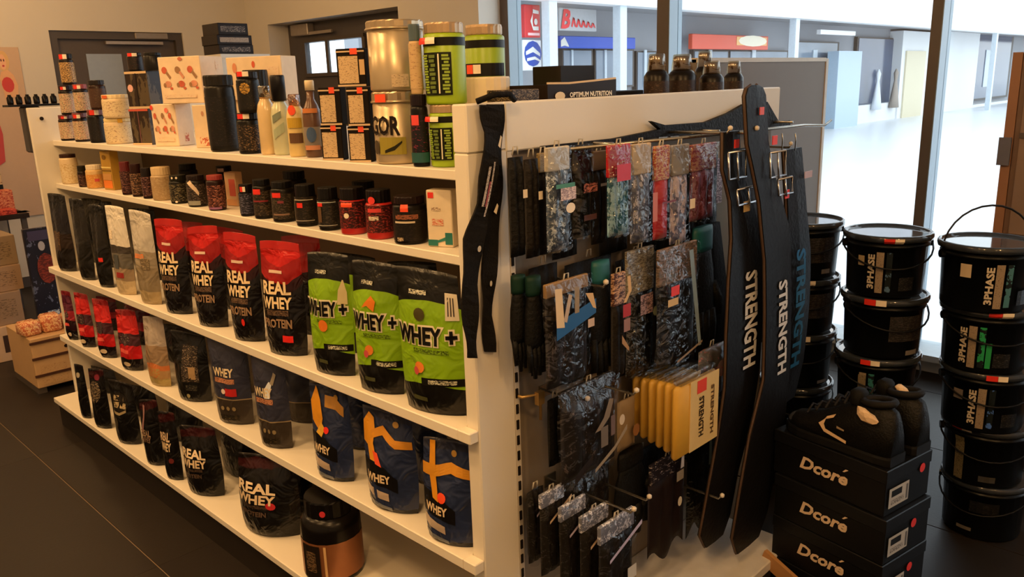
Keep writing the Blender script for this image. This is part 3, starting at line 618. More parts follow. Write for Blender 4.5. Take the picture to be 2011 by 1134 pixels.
# ---- second shelf: bottles and jars
def P2(b, i, s=70, a=.45): return prn(b, i, s, a)
rows2 = [
 ('jar', 'vitamin_bottle', 'cream vitamin bottle with dark cap, nearest the far end panel', 125, 157, 303, dict(body=(214, 190, 150), lid=(66, 36, 24), wrap=P2((220, 200, 160), (186, 150, 90)), lb=(.05, .68), lidh=.12)),
 ('jar', 'vitamin_bottle', 'small dark brown vitamin bottle between two cream bottles', 157, 175, 326, dict(body=(44, 28, 20), lid=(40, 36, 22), wrap=P2((60, 30, 26), (120, 90, 70)), lb=(.05, .6), lidh=.26)),
 ('jar', 'vitamin_bottle', 'amber and cream vitamin bottle with white cap beside the yellow box', 174, 206, 324, dict(body=(206, 170, 110), lid=(226, 210, 180), wrap=P2((206, 140, 66), (226, 180, 110)), lb=(.04, .6), lidh=.2, ds=[('r', .4, .3, .9, .42, (200, 70, 70), 'price_sticker')])),
 ('box', 'supplement_box', 'tall mustard yellow box on the second shelf', 206, 242, 294, dict(m=(176, 136, 48), ds=[('r', -1, .48, 1, .52, (120, 90, 20)), ('r', -1, .56, 1, .6, (224, 200, 120)), ('r', -.9, .05, .9, .25, (220, 120, 40)), ('r', -.9, .26, .9, .42, (190, 140, 80)), ('e', -.2, .84, .4, .06, (120, 86, 20))], rot=12)),
 ('jar', 'vitamin_bottle', 'maroon bottle right beside the mustard yellow box', 242, 263, 318, dict(body=(56, 20, 22), lid=(96, 24, 26), wrap=P2((60, 30, 32), (140, 96, 84)), lidh=.3)),
 ('jar', 'vitamin_bottle', 'brown bottle with beige print between two maroon bottles', 262, 284, 322, dict(body=(52, 30, 22), lid=(60, 30, 26), wrap=P2((60, 40, 30), (170, 130, 100)), lidh=.28)),
 ('jar', 'vitamin_bottle', 'dark maroon bottle right beside the cream capped jar', 283, 303, 330, dict(body=(40, 22, 24), lid=(44, 36, 36), wrap=P2((56, 26, 30), (150, 110, 100)), lidh=.3)),
 ('jar', 'vitamin_bottle', 'beige jar with wide cream ribbed cap on the second shelf', 303, 342, 328, dict(body=(176, 150, 110), lid=(214, 186, 140), wrap=P2((166, 138, 100), (190, 166, 126)), lidh=.24, lb=(.05, .7))),
 ('jar', 'vitamin_bottle', 'black bottle with twin white dots on its cap', 338, 372, 344, dict(body=(26, 24, 18), lid=(40, 38, 24), wrap=P2((32, 28, 20), (130, 120, 90)), lidh=.2, ds=[('e', -.25, .92, .12, .04, CRM), ('e', .25, .92, .12, .04, CRM), ('e', 0, .08, .14, .04, CRM)])),
 ('jar', 'vitamin_bottle', 'black bottle with white diagonal flash on its label', 372, 408, 344, dict(body=(34, 28, 24), lid=(46, 32, 30), wrap=P2((44, 36, 32), (110, 96, 84)), lidh=.16, ds=[('s', [(-.6, .78, -.2, .86), (.2, .5, .4, .6), (.5, .36, .6, .44)], (220, 196, 170)), ('r', -.7, .06, .6, .2, (150, 150, 136))])),
 ('jar', 'vitamin_bottle', 'slim dark red bottle with pink cap band beside the beige red box', 412, 445, 344, dict(body=(50, 24, 20), lid=(150, 54, 50), wrap=P2((70, 30, 26), (170, 110, 90)), lidh=.14, ds=[('r', -.8, .04, .8, .1, (140, 90, 130))])),
 ('box', 'supplement_box', 'beige and red tall box tucked behind small jars', 446, 482, 338, dict(m=(204, 164, 124), ds=[('r', -.2, .3, .9, .8, (196, 84, 66)), ('r', -.9, .02, .9, .2, (196, 140, 90))], rot=14)),
 ('jar', 'small_jar', 'small navy jar with red price sticker on its dark lid', 474, 502, 362, dict(body=(24, 24, 30), lid=(30, 24, 24), wrap=P2((40, 40, 52), (110, 108, 130)), lidh=.3, ds=sticker(-.1, .86, .4, .4))),
 ('jar', 'small_jar', 'black jar with red sticker right beside the navy jar', 502, 538, 352, dict(body=(28, 24, 18), lid=(20, 16, 14), wrap=P2((44, 36, 26), (96, 80, 60)), lidh=.16, ds=sticker(-.3, .7, .42, .32, False)+[('r', -.8, .44, .8, .48, (140, 36, 40))])),
 ('jar', 'small_jar', 'taller black jar with red sticker and dim pink mark', 538, 582, 356, dict(body=(30, 26, 20), lid=(20, 16, 14), wrap=P2((50, 42, 30), (90, 78, 60)), lidh=.16, ds=sticker(-.3, .68, .4, .3, False)+[('r', -.2, .48, .3, .54, (130, 44, 50)), ('r', -.7, .18, .7, .22, (140, 110, 90))])),
 ('jar', 'small_jar', 'black jar framed by thin white lines with square red sticker', 584, 626, 362, dict(body=(24, 20, 15), lid=(20, 16, 13), wrap=P2((36, 30, 22), (60, 50, 36)), lidh=.3, ds=sticker(-.35, .52, .28, .42, False)+[('r', -.98, .64, .9, .655, (190, 180, 160)), ('r', -.98, .14, .9, .155, (190, 180, 160)), ('r', -.98, .14, -.95, .65, (190, 180, 160))])),
 ('jar', 'small_jar', 'black jar framed by thin white lines with brown side panel', 628, 670, 368, dict(body=(26, 22, 17), lid=(20, 16, 13), wrap=P2((40, 38, 34), (70, 62, 50)), lidh=.28, ds=sticker(-.6, .62, .28, .32, False)+[('r', -.98, .66, .9, .675, (180, 186, 180)), ('r', -.98, .12, .9, .135, (190, 190, 180)), ('r', -.9, .2, -.45, .56, (96, 70, 44))])),
 ('jar', 'small_jar', 'red and black jar with wide orange red sticker', 671, 722, 368, dict(body=(176, 34, 30), lid=(22, 12, 12), wrap=P2((60, 24, 22), (150, 50, 44)), lidh=.26, lb=(.14, .72), ds=sticker(-.3, .66, .45, .26, False, ORG)+[('e', -.3, .42, .2, .06, CRM)])),
 ('jar', 'small_jar', 'red and black jar with round red sticker near its lid', 722, 775, 372, dict(body=(180, 36, 30), lid=(22, 12, 12), wrap=P2((70, 26, 24), (160, 60, 50)), lidh=.26, lb=(.14, .7), ds=[('e', -.4, .8, .3, .08, (230, 60, 50), 'price_sticker'), ('r', -.65, .4, .1, .48, prn((70,26,24),(230,215,190),90,.55), 'small_print'), ('r', -.7, .56, .3, .64, (210, 60, 56))])),
 ('jar', 'small_tub', 'black tub with orange sticker and dim brown lettering', 775, 841, 384, dict(body=(20, 15, 12), lid=(38, 18, 14), wrap=P2((26, 20, 16), (40, 32, 24)), lidh=.16, ds=[('r', -.4, .7, .05, .85, ORG, 'price_sticker'), ('r', -.75, .54, .6, .64, prn((26,20,16),(150,90,64),90,.55), 'small_print'), ('r', -.8, .46, .4, .5, (210, 196, 170)), ('r', -.7, .08, -.3, .16, prn((90, 70, 50), (200, 180, 150), 90, .5))])),
 ('box', 'supplement_box', 'tall cream box with teal foot and red sticker beside the upright', 842, 905, 372, dict(m=(222, 206, 178), ds=[('r', -.85, .86, -.4, .96, RED, 'price_sticker'), ('r', -.6, .64, .1, .7, prn((222,206,178),(140,110,90),100,.5), 'small_print'), ('r', -.6, .38, .3, .5, prn((220, 196, 166), (200, 100, 76), 90, .5)), ('r', -.98, .02, -.2, .13, (30, 110, 100)), ('r', .4, .05, .98, .26, (30, 110, 100)), ('s', [(-.2, .08, -.2, .12), (.4, .12, .4, .18)], (40, 120, 108))], rot=22)),
]
for r_ in rows2:
    kd, n, lab, uL, uR, vt, o = r_
    if kd == 'jar':
        o = dict(o); bc = o.pop('body'); lc = o.pop('lid'); inset = o.pop('inset', .003); ds = o.pop('ds', [])
        put_jar(n, lab, uL, uR, vt, 1, inset, mat(bc, .3), mat(lc, .4), 44, None, lidr=.9, ds=ds, cat='bottle' if 'bottle' in n else 'jar', **o)
    else:
        put_box(n, lab, uL, uR, vt, 1, .03 if 'beige' not in lab else .09, mat(o['m'], .5), o['ds'], o['rot'], .6)
# taller dark bottles standing behind on the second shelf
for k, (uL, uR, vt, lab) in enumerate([(430, 462, 326, 'dark bottle in the back row with pale cap label'), (560, 606, 336, 'black bottle in the back row behind the taller black jar'), (694, 742, 356, 'black bottle in the back row behind the red jars'), (356, 392, 322, 'dark bottle in the back row behind the diagonal flash bottle')]):
    put_jar('vitamin_bottle', lab, uL, uR, vt, 1, .15, mat((26, 20, 16), .35), mat((20, 16, 14), .4), 40, 'back row bottles on the second shelf', lidh=.2, lidr=.9, cat='bottle', ds=[('r', -.4, .84, .4, .94, (150, 120, 110))] if k == 0 else [])

# second-row pouches showing in the gaps behind the front rows
for lab, uL, uR, vt, sh, mm, sl in [('red topped whey pouch in the second row between two front red pouches', 430, 500, 448, 2, RW, RWseal), ('red topped whey pouch in the second row behind the last red pouch', 560, 650, 462, 2, RW, RWseal), ('red topped whey pouch in the second row near the silver pouch', 360, 420, 436, 2, RW, RWseal),
    ('green whey pouch in the second row behind the first two green pouches', 670, 760, 500, 2, GW, None), ('green whey pouch in the second row behind the barcode tagged pouch', 770, 880, 514, 2, GW, None),
    ('dark pouch in the second row behind the diagonal fold pouch', 140, 190, 384, 2, BK, None), ('dark pouch in the second row behind the red stickered black pouch', 196, 246, 396, 2, BK, None), ('dark pouch in the second row behind the silver grey pouch', 262, 330, 410, 2, BK, None),  # dark pouches added to deepen the shade at the shelf back
    ('dark red pouch in the second row behind the bright red shiny pouches', 176, 226, 578, 3, RS2, None), ('dark red pouch in the second row behind the taller red shiny pouch', 246, 310, 600, 3, RS2, None), ('navy pouch in the second row behind the red patch pouch', 436, 500, 660, 3, NB, None),  # added here too, darkening the back of the fourth shelf
    ('black pouch in the second row of the base shelf behind the tangled print pouch', 176, 236, 722, 4, BK, None), ('black pouch in the second row of the base shelf behind the half hidden whey pouch', 326, 410, 790, 4, BK, None),  # added here too, darkening the back of the base shelf
    ('blue pouch in the second row behind the bent corner pouch', 650, 740, 752, 3, BY, None), ('blue pouch in the second row beside the end upright', 790, 890, 800, 3, BY, None), ('navy pouch in the second row behind the glinting pouch', 550, 622, 690, 3, NB, None), ('black pouch in the second row behind the cream label pouch', 320, 400, 640, 3, BK, None),
    ('black pouch in the second row of the base shelf behind the large whey pouch', 430, 540, 850, 4, BK, None), ('black pouch in the second row of the base shelf behind the badge pouch', 250, 320, 760, 4, BK, None), ('black pouch in the second row of the base shelf beside the copper tub', 540, 640, 910, 4, BK, None)]:
    put_pouch('whey_pouch', lab, uL, uR, vt, sh, .15, mm, [], 14, .36, 'second row pouches', seal=sl, tk=tk2)
# ================================================================== TOP SHELF
def stack_box(base, w, d, h, loc_xy, rz): pass
spk = prn((34, 26, 24), (206, 184, 150), 90, .56, ink2=(170, 60, 60))
# speckled little jars stacked at the far end
gJ = 'little speckled jars stacked at the far end of the top shelf'
t_, z1 = put_jar('spice_jar', 'speckled dark little jar at the bottom of the stack beside the far panel', 122, 150, 226, 0, .005, mat((40, 28, 24), .3), mat((96, 40, 44), .4), 50, gJ, wrap=spk, cat='jar', ds=sticker(.2, .9, .4, .25))
t_, z2 = put_jar('spice_jar', 'speckled dark little jar in the middle of the stack beside the far panel', 123, 150, 168, 0, .005, mat((40, 28, 24), .3), mat((60, 40, 40), .4), 50, gJ, z=z1, wrap=spk, cat='jar', ds=sticker(.1, .9, .4, .25))
t_, z3 = put_jar('spice_jar', 'speckled dark little jar with red white sticker topping the stack beside the far panel', 124, 150, 106, 0, .005, mat((40, 28, 24), .3), mat((30, 26, 26), .4), 50, gJ, z=z2, wrap=prn((60, 36, 26), (210, 170, 110), 100, .5), cat='jar', ds=sticker(0, .9, .6, .25))
t_, z1 = put_jar('spice_jar', 'speckled jar at the foot of the second stack from the far panel', 150, 178, 222, 0, .005, mat((40, 26, 24), .3), mat((120, 60, 60), .4), 50, gJ, wrap=spk, cat='jar', ds=sticker(0, .88, .5, .25))
t_, z2 = put_jar('spice_jar', 'speckled jar with red lid topping the second stack from the far panel', 151, 178, 166, 0, .005, mat((40, 26, 24), .3), mat((150, 60, 56), .4), 50, gJ, z=z1, wrap=spk, cat='jar', ds=sticker(0, .9, .5, .25))
t_, z1 = put_jar('spice_jar', 'plain black jar with red white sticker on its lid beside the cream tubs', 180, 210, 216, 0, .005, mat((26, 22, 20), .3), mat((110, 44, 36), .4), 50, gJ, wrap=prn((30, 26, 24), (60, 52, 44), 90, .4), cat='jar', ds=sticker(.3, .92, .6, .25))
put_jar('spice_jar', 'brown glassy jar stacked on the plain black jar', 181, 212, 158, 0, .005, mat((60, 38, 30), .25), mat((50, 44, 44), .3), 50, gJ, z=z1, wrap=prn((70, 48, 36), (100, 80, 60), 60, .4), cat='jar')
gT = 'cream printed tubs on the top shelf'
crm = prn((220, 200, 160), (150, 120, 100), 60, .42, ink2=(190, 90, 80))
t_, z1 = put_jar('cream_tub', 'lower cream printed tub beside the dark crates', 212, 262, 232, 0, .005, mat((214, 190, 150), .4), mat((232, 210, 150), .4), 50, gT, wrap=crm, lidh=.14, lidr=.97, ds=[('r', .35, .82, .7, .98, (214, 160, 30))])
put_jar('cream_tub', 'upper cream printed tub stacked on a like tub', 207, 262, 186, 0, .005, mat((214, 190, 150), .4), mat((236, 214, 168), .4), 50, gT, z=z1, wrap=crm, lidh=.16, lidr=.97, ds=[('r', -.8, .84, -.3, .98, (214, 100, 50), 'price_sticker')])
gC = 'dark display cartons stacked on the top shelf'
dk = prn((58, 44, 34), (84, 72, 54), 16, .5, sy=.4)
cw = (206, 178, 140)
t_, z1 = put_box('display_carton', 'lower dark display carton with pale edge lines beside the cream tubs', 262, 322, 214, 0, .04, dk, [('r', -1, .0, 1, .05, cw), ('r', -1, .94, 1, 1, (190, 80, 60)), ('r', -.1, .05, -.02, .94, (110, 70, 70))], 22, .6, gC)
t_, z2 = put_box('display_carton', 'middle dark display carton with pale edge lines above a like carton', 254, 322, 140, 0, .06, dk, [('r', -1, .0, 1, .06, cw), ('r', -1, .93, 1, .99, cw), ('r', -.05, .06, .05, .94, (40, 30, 24)), ('e', -.6, .55, .25, .1, (220, 170, 160))], 22, .6, gC, z=z1)
put_jar('spice_jar', 'black jar with red white sticker on top of the dark cartons', 254, 282, 104, 0, .075, mat((24, 20, 20), .3), mat((30, 26, 26), .4), 50, None, z=z2, wrap=prn((36, 28, 26), (80, 50, 44), 80, .4), cat='jar', ds=sticker(.0, .88, .7, .25))
put_jar('spice_jar', 'plain green black jar on top of the dark cartons', 286, 320, 104, 0, .09, mat((34, 32, 30), .3), mat((30, 30, 28), .4), 50, None, z=z2, cat='jar')
put_jar('spice_jar', 'small glassy dark jar between the speckled and the carton stacks', 208, 238, 150, 0, .16, mat((46, 46, 48), .2), mat((60, 56, 52), .3), 50, None, z=z1+.06, cat='jar') if False else None
# white patterned cartons
wp = prn((226, 200, 168), (190, 96, 70), 34, .5, sy=1, ink2=(150, 110, 76)); wpl = prn((226, 202, 172), (206, 150, 120), 60, .38)
gW = 'white patterned shake cartons'
fr1 = mat((196, 92, 64), .5, var=.3, vs=60); fr2 = mat((150, 112, 76), .5, var=.3, vs=60); fr3 = mat((206, 140, 110), .5, var=.3, vs=60)
def wds():
    L = []
    for k, a in enumerate((-.62, .02, .62)):
        L += [('e', a-.1, .72, .13, .075, (fr1, fr2, fr1)[k], 'fruit_print'), ('s', [(a-.05, .66, a+.02, .70), (a+.12, .52, a+.2, .57)], (fr2, fr3, fr2)[k], 'fruit_print'), ('e', a+.02, .42, .16, .07, (fr3, fr1, fr3)[k], 'fruit_print'), ('e', a-.14, .40, .07, .05, fr2, 'fruit_print'), ('e', a+.16, .33, .07, .03, fr1, 'fruit_print')]
    return L+[('r', -.8, .12, .7, .2, wpl, 'small_print')]
t_, z1 = put_box('shake_carton', 'lower white patterned carton with red corner mark on the top shelf', 306, 384, 204, 0, .04, mat((228, 206, 176), .5), wds()+[('e', -.9, .92, .12, .06, (220, 60, 40)), ('e', .3, .85, .15, .06, (230, 120, 100))], 26, .8, gW, side=[('r', -.2, .1, .3, .3, wp, 'fruit_print')])
t_, z2 = put_box('shake_carton', 'upper white patterned carton stacked behind the black tub', 320, 446, 112, 0, .045, mat((230, 206, 174), .5), wds()+[('e', .1, .95, .1, .04, (196, 110, 80))], 26, .7, gW, z=z1, side=[('r', .3, .7, .6, .9, wpl, 'small_print')])
put_box('shake_carton', 'plain side white carton standing behind the black tub', 386, 450, 206, 0, .07, mat((222, 198, 164), .5), [('e', 0, .8, .14, .06, (190, 140, 110)), ('r', -.5, .05, .5, .25, wp, 'fruit_print')], 26, .8, gW)
t3, z3 = put_box('shake_carton', 'wide white carton low behind the clear bottles', 455, 590, 196, 0, .17, mat((224, 200, 168), .5), [], 26, .45, gW)
put_box('shake_carton', 'wide white carton with red dot stacked above the clear bottles', 452, 588, 112, 0, .17, mat((228, 204, 170), .5), [('e', .0, .82, .06, .08, (210, 90, 60)), ('e', -.7, .75, .08, .12, (214, 140, 100)), ('r', .4, .45, .9, .75, wpl, 'small_print')], 26, .42, gW, z=z3)
put_jar('black_tub', 'tall plain black tub beside the white patterned cartons', 416, 472, 148, 0, .005, mat((36, 32, 28), .3), mat((40, 36, 32), .4), 44, None, lidh=.14, lidr=.98, wrap=prn((32, 28, 24), (56, 46, 40), 60, .4))
t_, z1 = put_jar('black_tub', 'black tub with cream crest print under a like tub', 472, 516, 222, 0, .005, mat((26, 22, 18), .3), mat((34, 26, 22), .4), 44, 'crest tubs', wrap=prn((34, 28, 22), (150, 120, 84), 80, .42), ds=sticker(-.1, .92, .6, .2))
put_jar('black_tub', 'black tub with yellow crest stacked on a like tub', 471, 514, 142, 0, .005, mat((28, 24, 18), .3), mat((34, 28, 24), .4), 44, 'crest tubs', z=z1, wrap=prn((30, 26, 20), (110, 84, 50), 80, .35), ds=sticker(-.1, .95, .6, .2)+[('e', 0, .6, .45, .14, prn((60, 46, 24), (206, 160, 70), 90, .5))])
put_jar('black_tub', 'broad dark tub standing behind the clear bottles', 492, 540, 138, 0, .14, mat((60, 52, 44), .3), mat((34, 32, 24), .4), 44, None, lidh=.3, lidr=.98)
# bottles
def bottle(name, label, uL, uR, vt, inset, prof, bm, capm, ds=(), lab=None, cap=(.8, 1.0), capr=.45):
    loc, r, h, rz = fit_cyl(uL, uR, vt, ZS[0], XS[0]+inset, 44)
    t = thing(name, label, 'bottle', loc, rz)
    B().lathe([(a*r, b*h) for a, b in prof], 20).out('body', bm, t, True)
    B().lathe([(capr*r, cap[0]*h), (capr*r, (cap[1]-.02)*h), (capr*r*.9, cap[1]*h)], 20).out('cap', capm, t, True)
    if lab: B().lathe([(r*1.008, lab[0]*h), (r*1.008, lab[1]*h)], 20, cap=False).out('label_wrap', lab[2], t, True)
    decals(lambda a, b, off: ((r+off+.001)*math.sin(a), -(r+off+.001)*math.cos(a), b*h), ds, t)
    return t
PB = [(.9, 0), (1, .03), (1, .66), (.9, .74), (.6, .8), (.45, .84)]
bottle('clear_bottle', 'cream filled clear shaker bottle beside the crest tubs', 514, 548, 166, .02, [(.9, 0), (1, .03), (1, .62), (.85, .72), (.6, .78), (.6, .82)], mat((214, 186, 136), .25, coat=.5), clear((220, 200, 170), .3), cap=(.8, .98), capr=.66)
bottle('clear_bottle', 'pale mint bottle with black cap on the top shelf', 540, 578, 148, .03, [(.9, 0), (1, .03), (1, .5), (.85, .6), (.5, .68), (.5, .7)], mat((196, 196, 160), .25, coat=.5), mat((32, 30, 34), .35), [('s', [(-.6, .2, -.6, .32), (.5, .3, .5, .42)], (160, 170, 140)), ('s', [(-.6, .4, -.6, .5), (.3, .48, .3, .56)], (120, 130, 110))], cap=(.68, 1), capr=.72)
bottle('clear_bottle', 'cream bottle with yellow band label and orange sticker', 570, 606, 184, .02, [(.9, 0), (1, .03), (1, .62), (.85, .74), (.6, .8), (.6, .82)], mat((222, 196, 130), .3), clear((210, 170, 140), .3), [('e', -.1, .74, .4, .08, ORG, 'price_sticker'), ('r', -.7, .46, .8, .62, (190, 154, 40)), ('r', -.6, .22, .8, .38, (96, 64, 36))], cap=(.8, .99), capr=.62)
bottle('brown_bottle', 'brown bottle with blue label and white cap beside the small cartons', 602, 638, 158, .03, [(.9, 0), (1, .03), (1, .58), (.7, .68), (.4, .76), (.4, .86)], mat((96, 66, 48), .25), mat((226, 206, 170), .4), [('r', -.8, .58, .8, .64, (200, 120, 60)), ('e', .0, .3, .5, .1, (60, 84, 120)), ('r', -.8, .1, .8, .16, (196, 130, 90))], (.14, .4, mat((130, 120, 110), .4)), cap=(.87, 1.0), capr=.5)
# little cartons in wire trays
ct = mat((30, 22, 17), .9, var=.15); lbm = prn((206, 178, 136), (120, 96, 76), 110, .42)
gM = 'small label-fronted cartons stacked in trays'
def mini(label, uL, uR, vt, z, wide=False):
    t, zz = put_box('small_carton', label, uL, uR, vt, 0, .005, ct, [('r', -.85, .08, .5, .8, lbm, 'label_panel'), ('r', -.98, .0, .98, .05, cw, 'tray_edge'), ('r', -.98, .9, .98, .94, cw, 'tray_edge'), ('r', .0, .84, .5, 1.0, ORG, 'price_sticker')]+([('r', .6, .3, .95, .7, (206, 170, 120), 'label_panel')] if wide else []), 30, .55, gM, z=z)
    return zz
zb = mini('small label-fronted carton, bottom row beside the brown bottle', 634, 686, 246, ZS[0])
za = mini('small label-fronted carton, bottom row beside the silver tins', 687, 740, 248, ZS[0])
zm = max(zb, za)
zc = mini('small label-fronted carton, middle row above the brown bottle side', 630, 684, 172, zm)
zd = mini('small label-fronted carton, middle row beside the silver tins', 685, 738, 172, zm)
mini('small label-fronted carton alone at the top of the carton stack', 664, 734, 96, max(zc, zd), True)
# silver tins
tin = mat((190, 172, 140), .32, .55, var=.12, vs=8); tinlid = mat((180, 160, 130), .3, .7)
t_, z1 = put_jar('silver_tin', 'lower silver tin with bold black letters and yellow patch', 740, 836, 180, 0, .005, tin, tinlid, 34, 'silver tins', lidh=.16, lidr=1.02, sho=.01, rim=tinlid, ds=[('t', 'GOR', -.3, .54, 1.3, .27, (40, 28, 20)), ('r', -.55, .14, .55, .38, (150, 136, 40)), ('s', [(-.3, .16, -.3, .2), (.1, .2, .1, .26), (.4, .3, .4, .33)], (50, 46, 20)), ('e', -.75, .24, .2, .1, (70, 56, 30)), ('r', -.62, .86, -.12, .97, ORG, 'price_sticker')])
put_jar('silver_tin', 'upper plain silver tin with barcode, stacked on the lettered tin', 729, 836, 42, 0, .005, tin, tinlid, 34, 'silver tins', z=z1, lidh=.14, lidr=1.03, sho=.01, rim=tinlid, ds=[('r', .1, .06, .7, .24, prn((206, 184, 150), (90, 70, 50), 100, .4), 'barcode_tag')])
t_, z1 = put_jar('slim_tub', 'slim dark teal tub with pink sticker between tin and green tub', 812, 846, 186, 0, .005, mat((26, 26, 28), .3), mat((34, 20, 30), .4), 40, None, wrap=prn((30, 28, 34), (120, 40, 60), 40, .4), ds=[('r', -.75, .58, .1, .72, (226, 70, 66), 'price_sticker'), ('r', -1.2, .06, 1.2, .2, (30, 84, 80))])
put_jar('slim_tub', 'slim beige printed tub with teal lid behind the upper tin', 808, 832, 48, 0, .005, mat((190, 160, 116), .4), mat((70, 90, 100), .4), 40, None, z=z1, wrap=prn((196, 166, 122), (150, 116, 84), 60, .4), lidh=.24)
# green tubs
grn = mat((150, 180, 26), .35, var=.06); vlt = mat((36, 42, 14), .45)
def vcol(a0, a1, n, b0, b1, c): return [('r', a0+(a1-a0)*(.1 if k % 3 else .35), b0+(b1-b0)*(k+.12)/n, a1-(a1-a0)*(.12 if k % 2 else .0), b0+(b1-b0)*(k+.8)/n, c, 'small_print') for k in range(n)]
def gtub(label, uL, uR, vt, inset, z, full=True, sh=0, X=None):
    ds = [('r', -.9, .12, .62, .64, vlt, 'vertical_print')]+vcol(-.86, -.5, 15, .14, .62, (140, 168, 40))+vcol(-.42, -.1, 9, .14, .62, (96, 116, 40))+[('r', .02, .14, .08, .62, (226, 220, 190), 'divider_print')]+vcol(.16, .5, 12, .14, .62, (140, 166, 50))
    return put_jar('green_tub', label, uL, uR, vt, 0, inset, grn, mat((176, 150, 118), .35, .5), 30, 'lime green tubs', z=z, lidh=.13, lidr=.94, wrap=mat((26, 24, 14), .4), lb=(.72, .82), sho=.03, ds=ds+sticker(-.5, .78, .5, .16))
t_, z1 = gtub('lower lime green tub standing beside the end upright', 848, 914, 206, .02, ZS[0])
gtub('upper lime green tub stacked on a like tub', 838, 918, 46, .02, z1)
# items on the top deck behind the header board
def on_deck_cyl(u0, u1, vt, Y, z=HT-.02):
    # depth from the deck: stands on plane Y just behind the board
    p = on(1, (u0+u1)/2, 200, Y); X = p.x; dep = proj((X, Y, z))[2]; r = (u1-u0)/2/F*dep
    return Vector((X, Y, z+.0005)), r, height_at(X, Y, vt, z)-z
loc, r, h = on_deck_cyl(906, 1002, 148, .24, HT-.14)
zt = HT-.14
st = thing('display_riser', 'small white riser behind the header board', 'riser', (loc.x, loc.y, ZS[0])); bx('riser_top', white_edge, st, -.09, .09, -.09, .09, HT-.165-ZS[0], HT-.145-ZS[0]); bx('riser_leg', white_edge, st, -.085, -.075, -.085, .085, 0.0005, HT-.165-ZS[0]); bx('riser_leg', white_edge, st, .075, .085, -.085, .085, 0.0005, HT-.165-ZS[0])
t = thing('cream_tub', 'cream tub with red letters on its rounded lid above the header board', 'tub', loc+Vector((0, 0, -.0045)), math.radians(-42))
jar(t, r, h, mat((214, 190, 150), .4), mat((232, 214, 180), .45), lidh=.45, lidr=1.0, ds=[('t', 'OX', -.45, .45, .5, .22, (170, 60, 60)), ('r', -.1, .38, .5, .44, (200, 150, 110), 'small_print')])
p = on(1, 952, 120, .42); z0 = ZS[0]; dep = proj((p.x, .42, z0))[2]; rr = 39/F*dep; hh = height_at(p.x, .42, 50, z0)-z0
t = thing('green_tub', 'lime green tub standing behind the cream tub', 'tub', (p.x, .42, z0+.0005), math.radians(-50), 'lime green tubs')
jar(t, rr, hh, grn, mat((176, 150, 118), .35, .5), lidh=.08, lidr=.9, wrap=mat((26, 24, 14), .4), lb=(.82, .88), sho=.02, ds=[('r', -1.2, .6, 1.2, .7, (30, 26, 20)), ('r', -.9, .62, -.5, .69, ORG, 'price_sticker'), ('r', -.48, .62, -.1, .69, CRM, 'price_sticker')])
# tray and boxes on the header
zt = HT-.0195
p = on(1, 1146, 190, .07); a = on(1, 1078, 190, .07).x; b = on(1, 1212, 190, .07).x; ht = height_at(p.x, .07, 160, zt)-zt
t = thing('counter_tray', 'open black cardboard counter tray with white lettering on the header', 'tray', (p.x, .1, zt+.0005)); w2 = (b-a)/2
brn = mat((44, 28, 16), .5); 
B().prism([(-w2, 0), (w2, 0), (w2, ht*1.05), (w2*.3, ht*.97), (-w2*.4, ht*.9), (-w2, ht*.92)], -.03, -.027).out('front_panel', brn, t)
bx('base_panel', brn, t, -w2, w2, -.027, .1, 0, .003); bx('side_panel', brn, t, -w2, -w2+.003, -.027, .1, .003, ht*.9); bx('side_panel', brn, t, w2-.003, w2, -.027, .1, .003, ht*1.0); bx('rear_panel', brn, t, -w2, w2, .1, .103, 0, ht*.9)
B().prism([(-w2, ht*.92), (-w2*.4, ht*.9), (w2*.3, ht*.97), (w2, ht*1.05), (w2, ht*1.13), (w2*.3, ht*1.05), (-w2*.4, ht*.98), (-w2, ht)], -.0295, -.0275).out('edge_strip', mat((222, 190, 140), .5), t)
decals(lambda a_, b_, off: (a_*w2, -.03-off, b_*ht), [('t', 'OPTIMUM NUTRITION', .2, .45, 1.25, .22, (240, 232, 215)), ('e', -.68, .42, .14, .18, (232, 214, 180), 'emblem')], t)
def deck_box(name, label, u0, u1, vt, vb, Y, d, m, cat='box', ds=(), zb=None):
    x0 = on(1, u0, vb, Y).x; x1 = on(1, u1, vb, Y).x; zz = zt if zb is None else zb; h = height_at((x0+x1)/2, Y, vt, zz)-zz
    t = thing(name, label, cat, ((x0+x1)/2, Y+d/2, zz+.0005)); carton(t, x1-x0, d, h, m, ds); return t, zz+h
deck_box('dark_box', 'small dark box on the header beside the cream tub', 1006, 1060, 176, 198, .06, .08, prn((50, 38, 26), (150, 130, 100), 120, .45))
deck_box('dark_box', 'upright black box standing behind the counter tray', 1101, 1168, 129, 180, .24, .1, mat((40, 30, 20), .5))
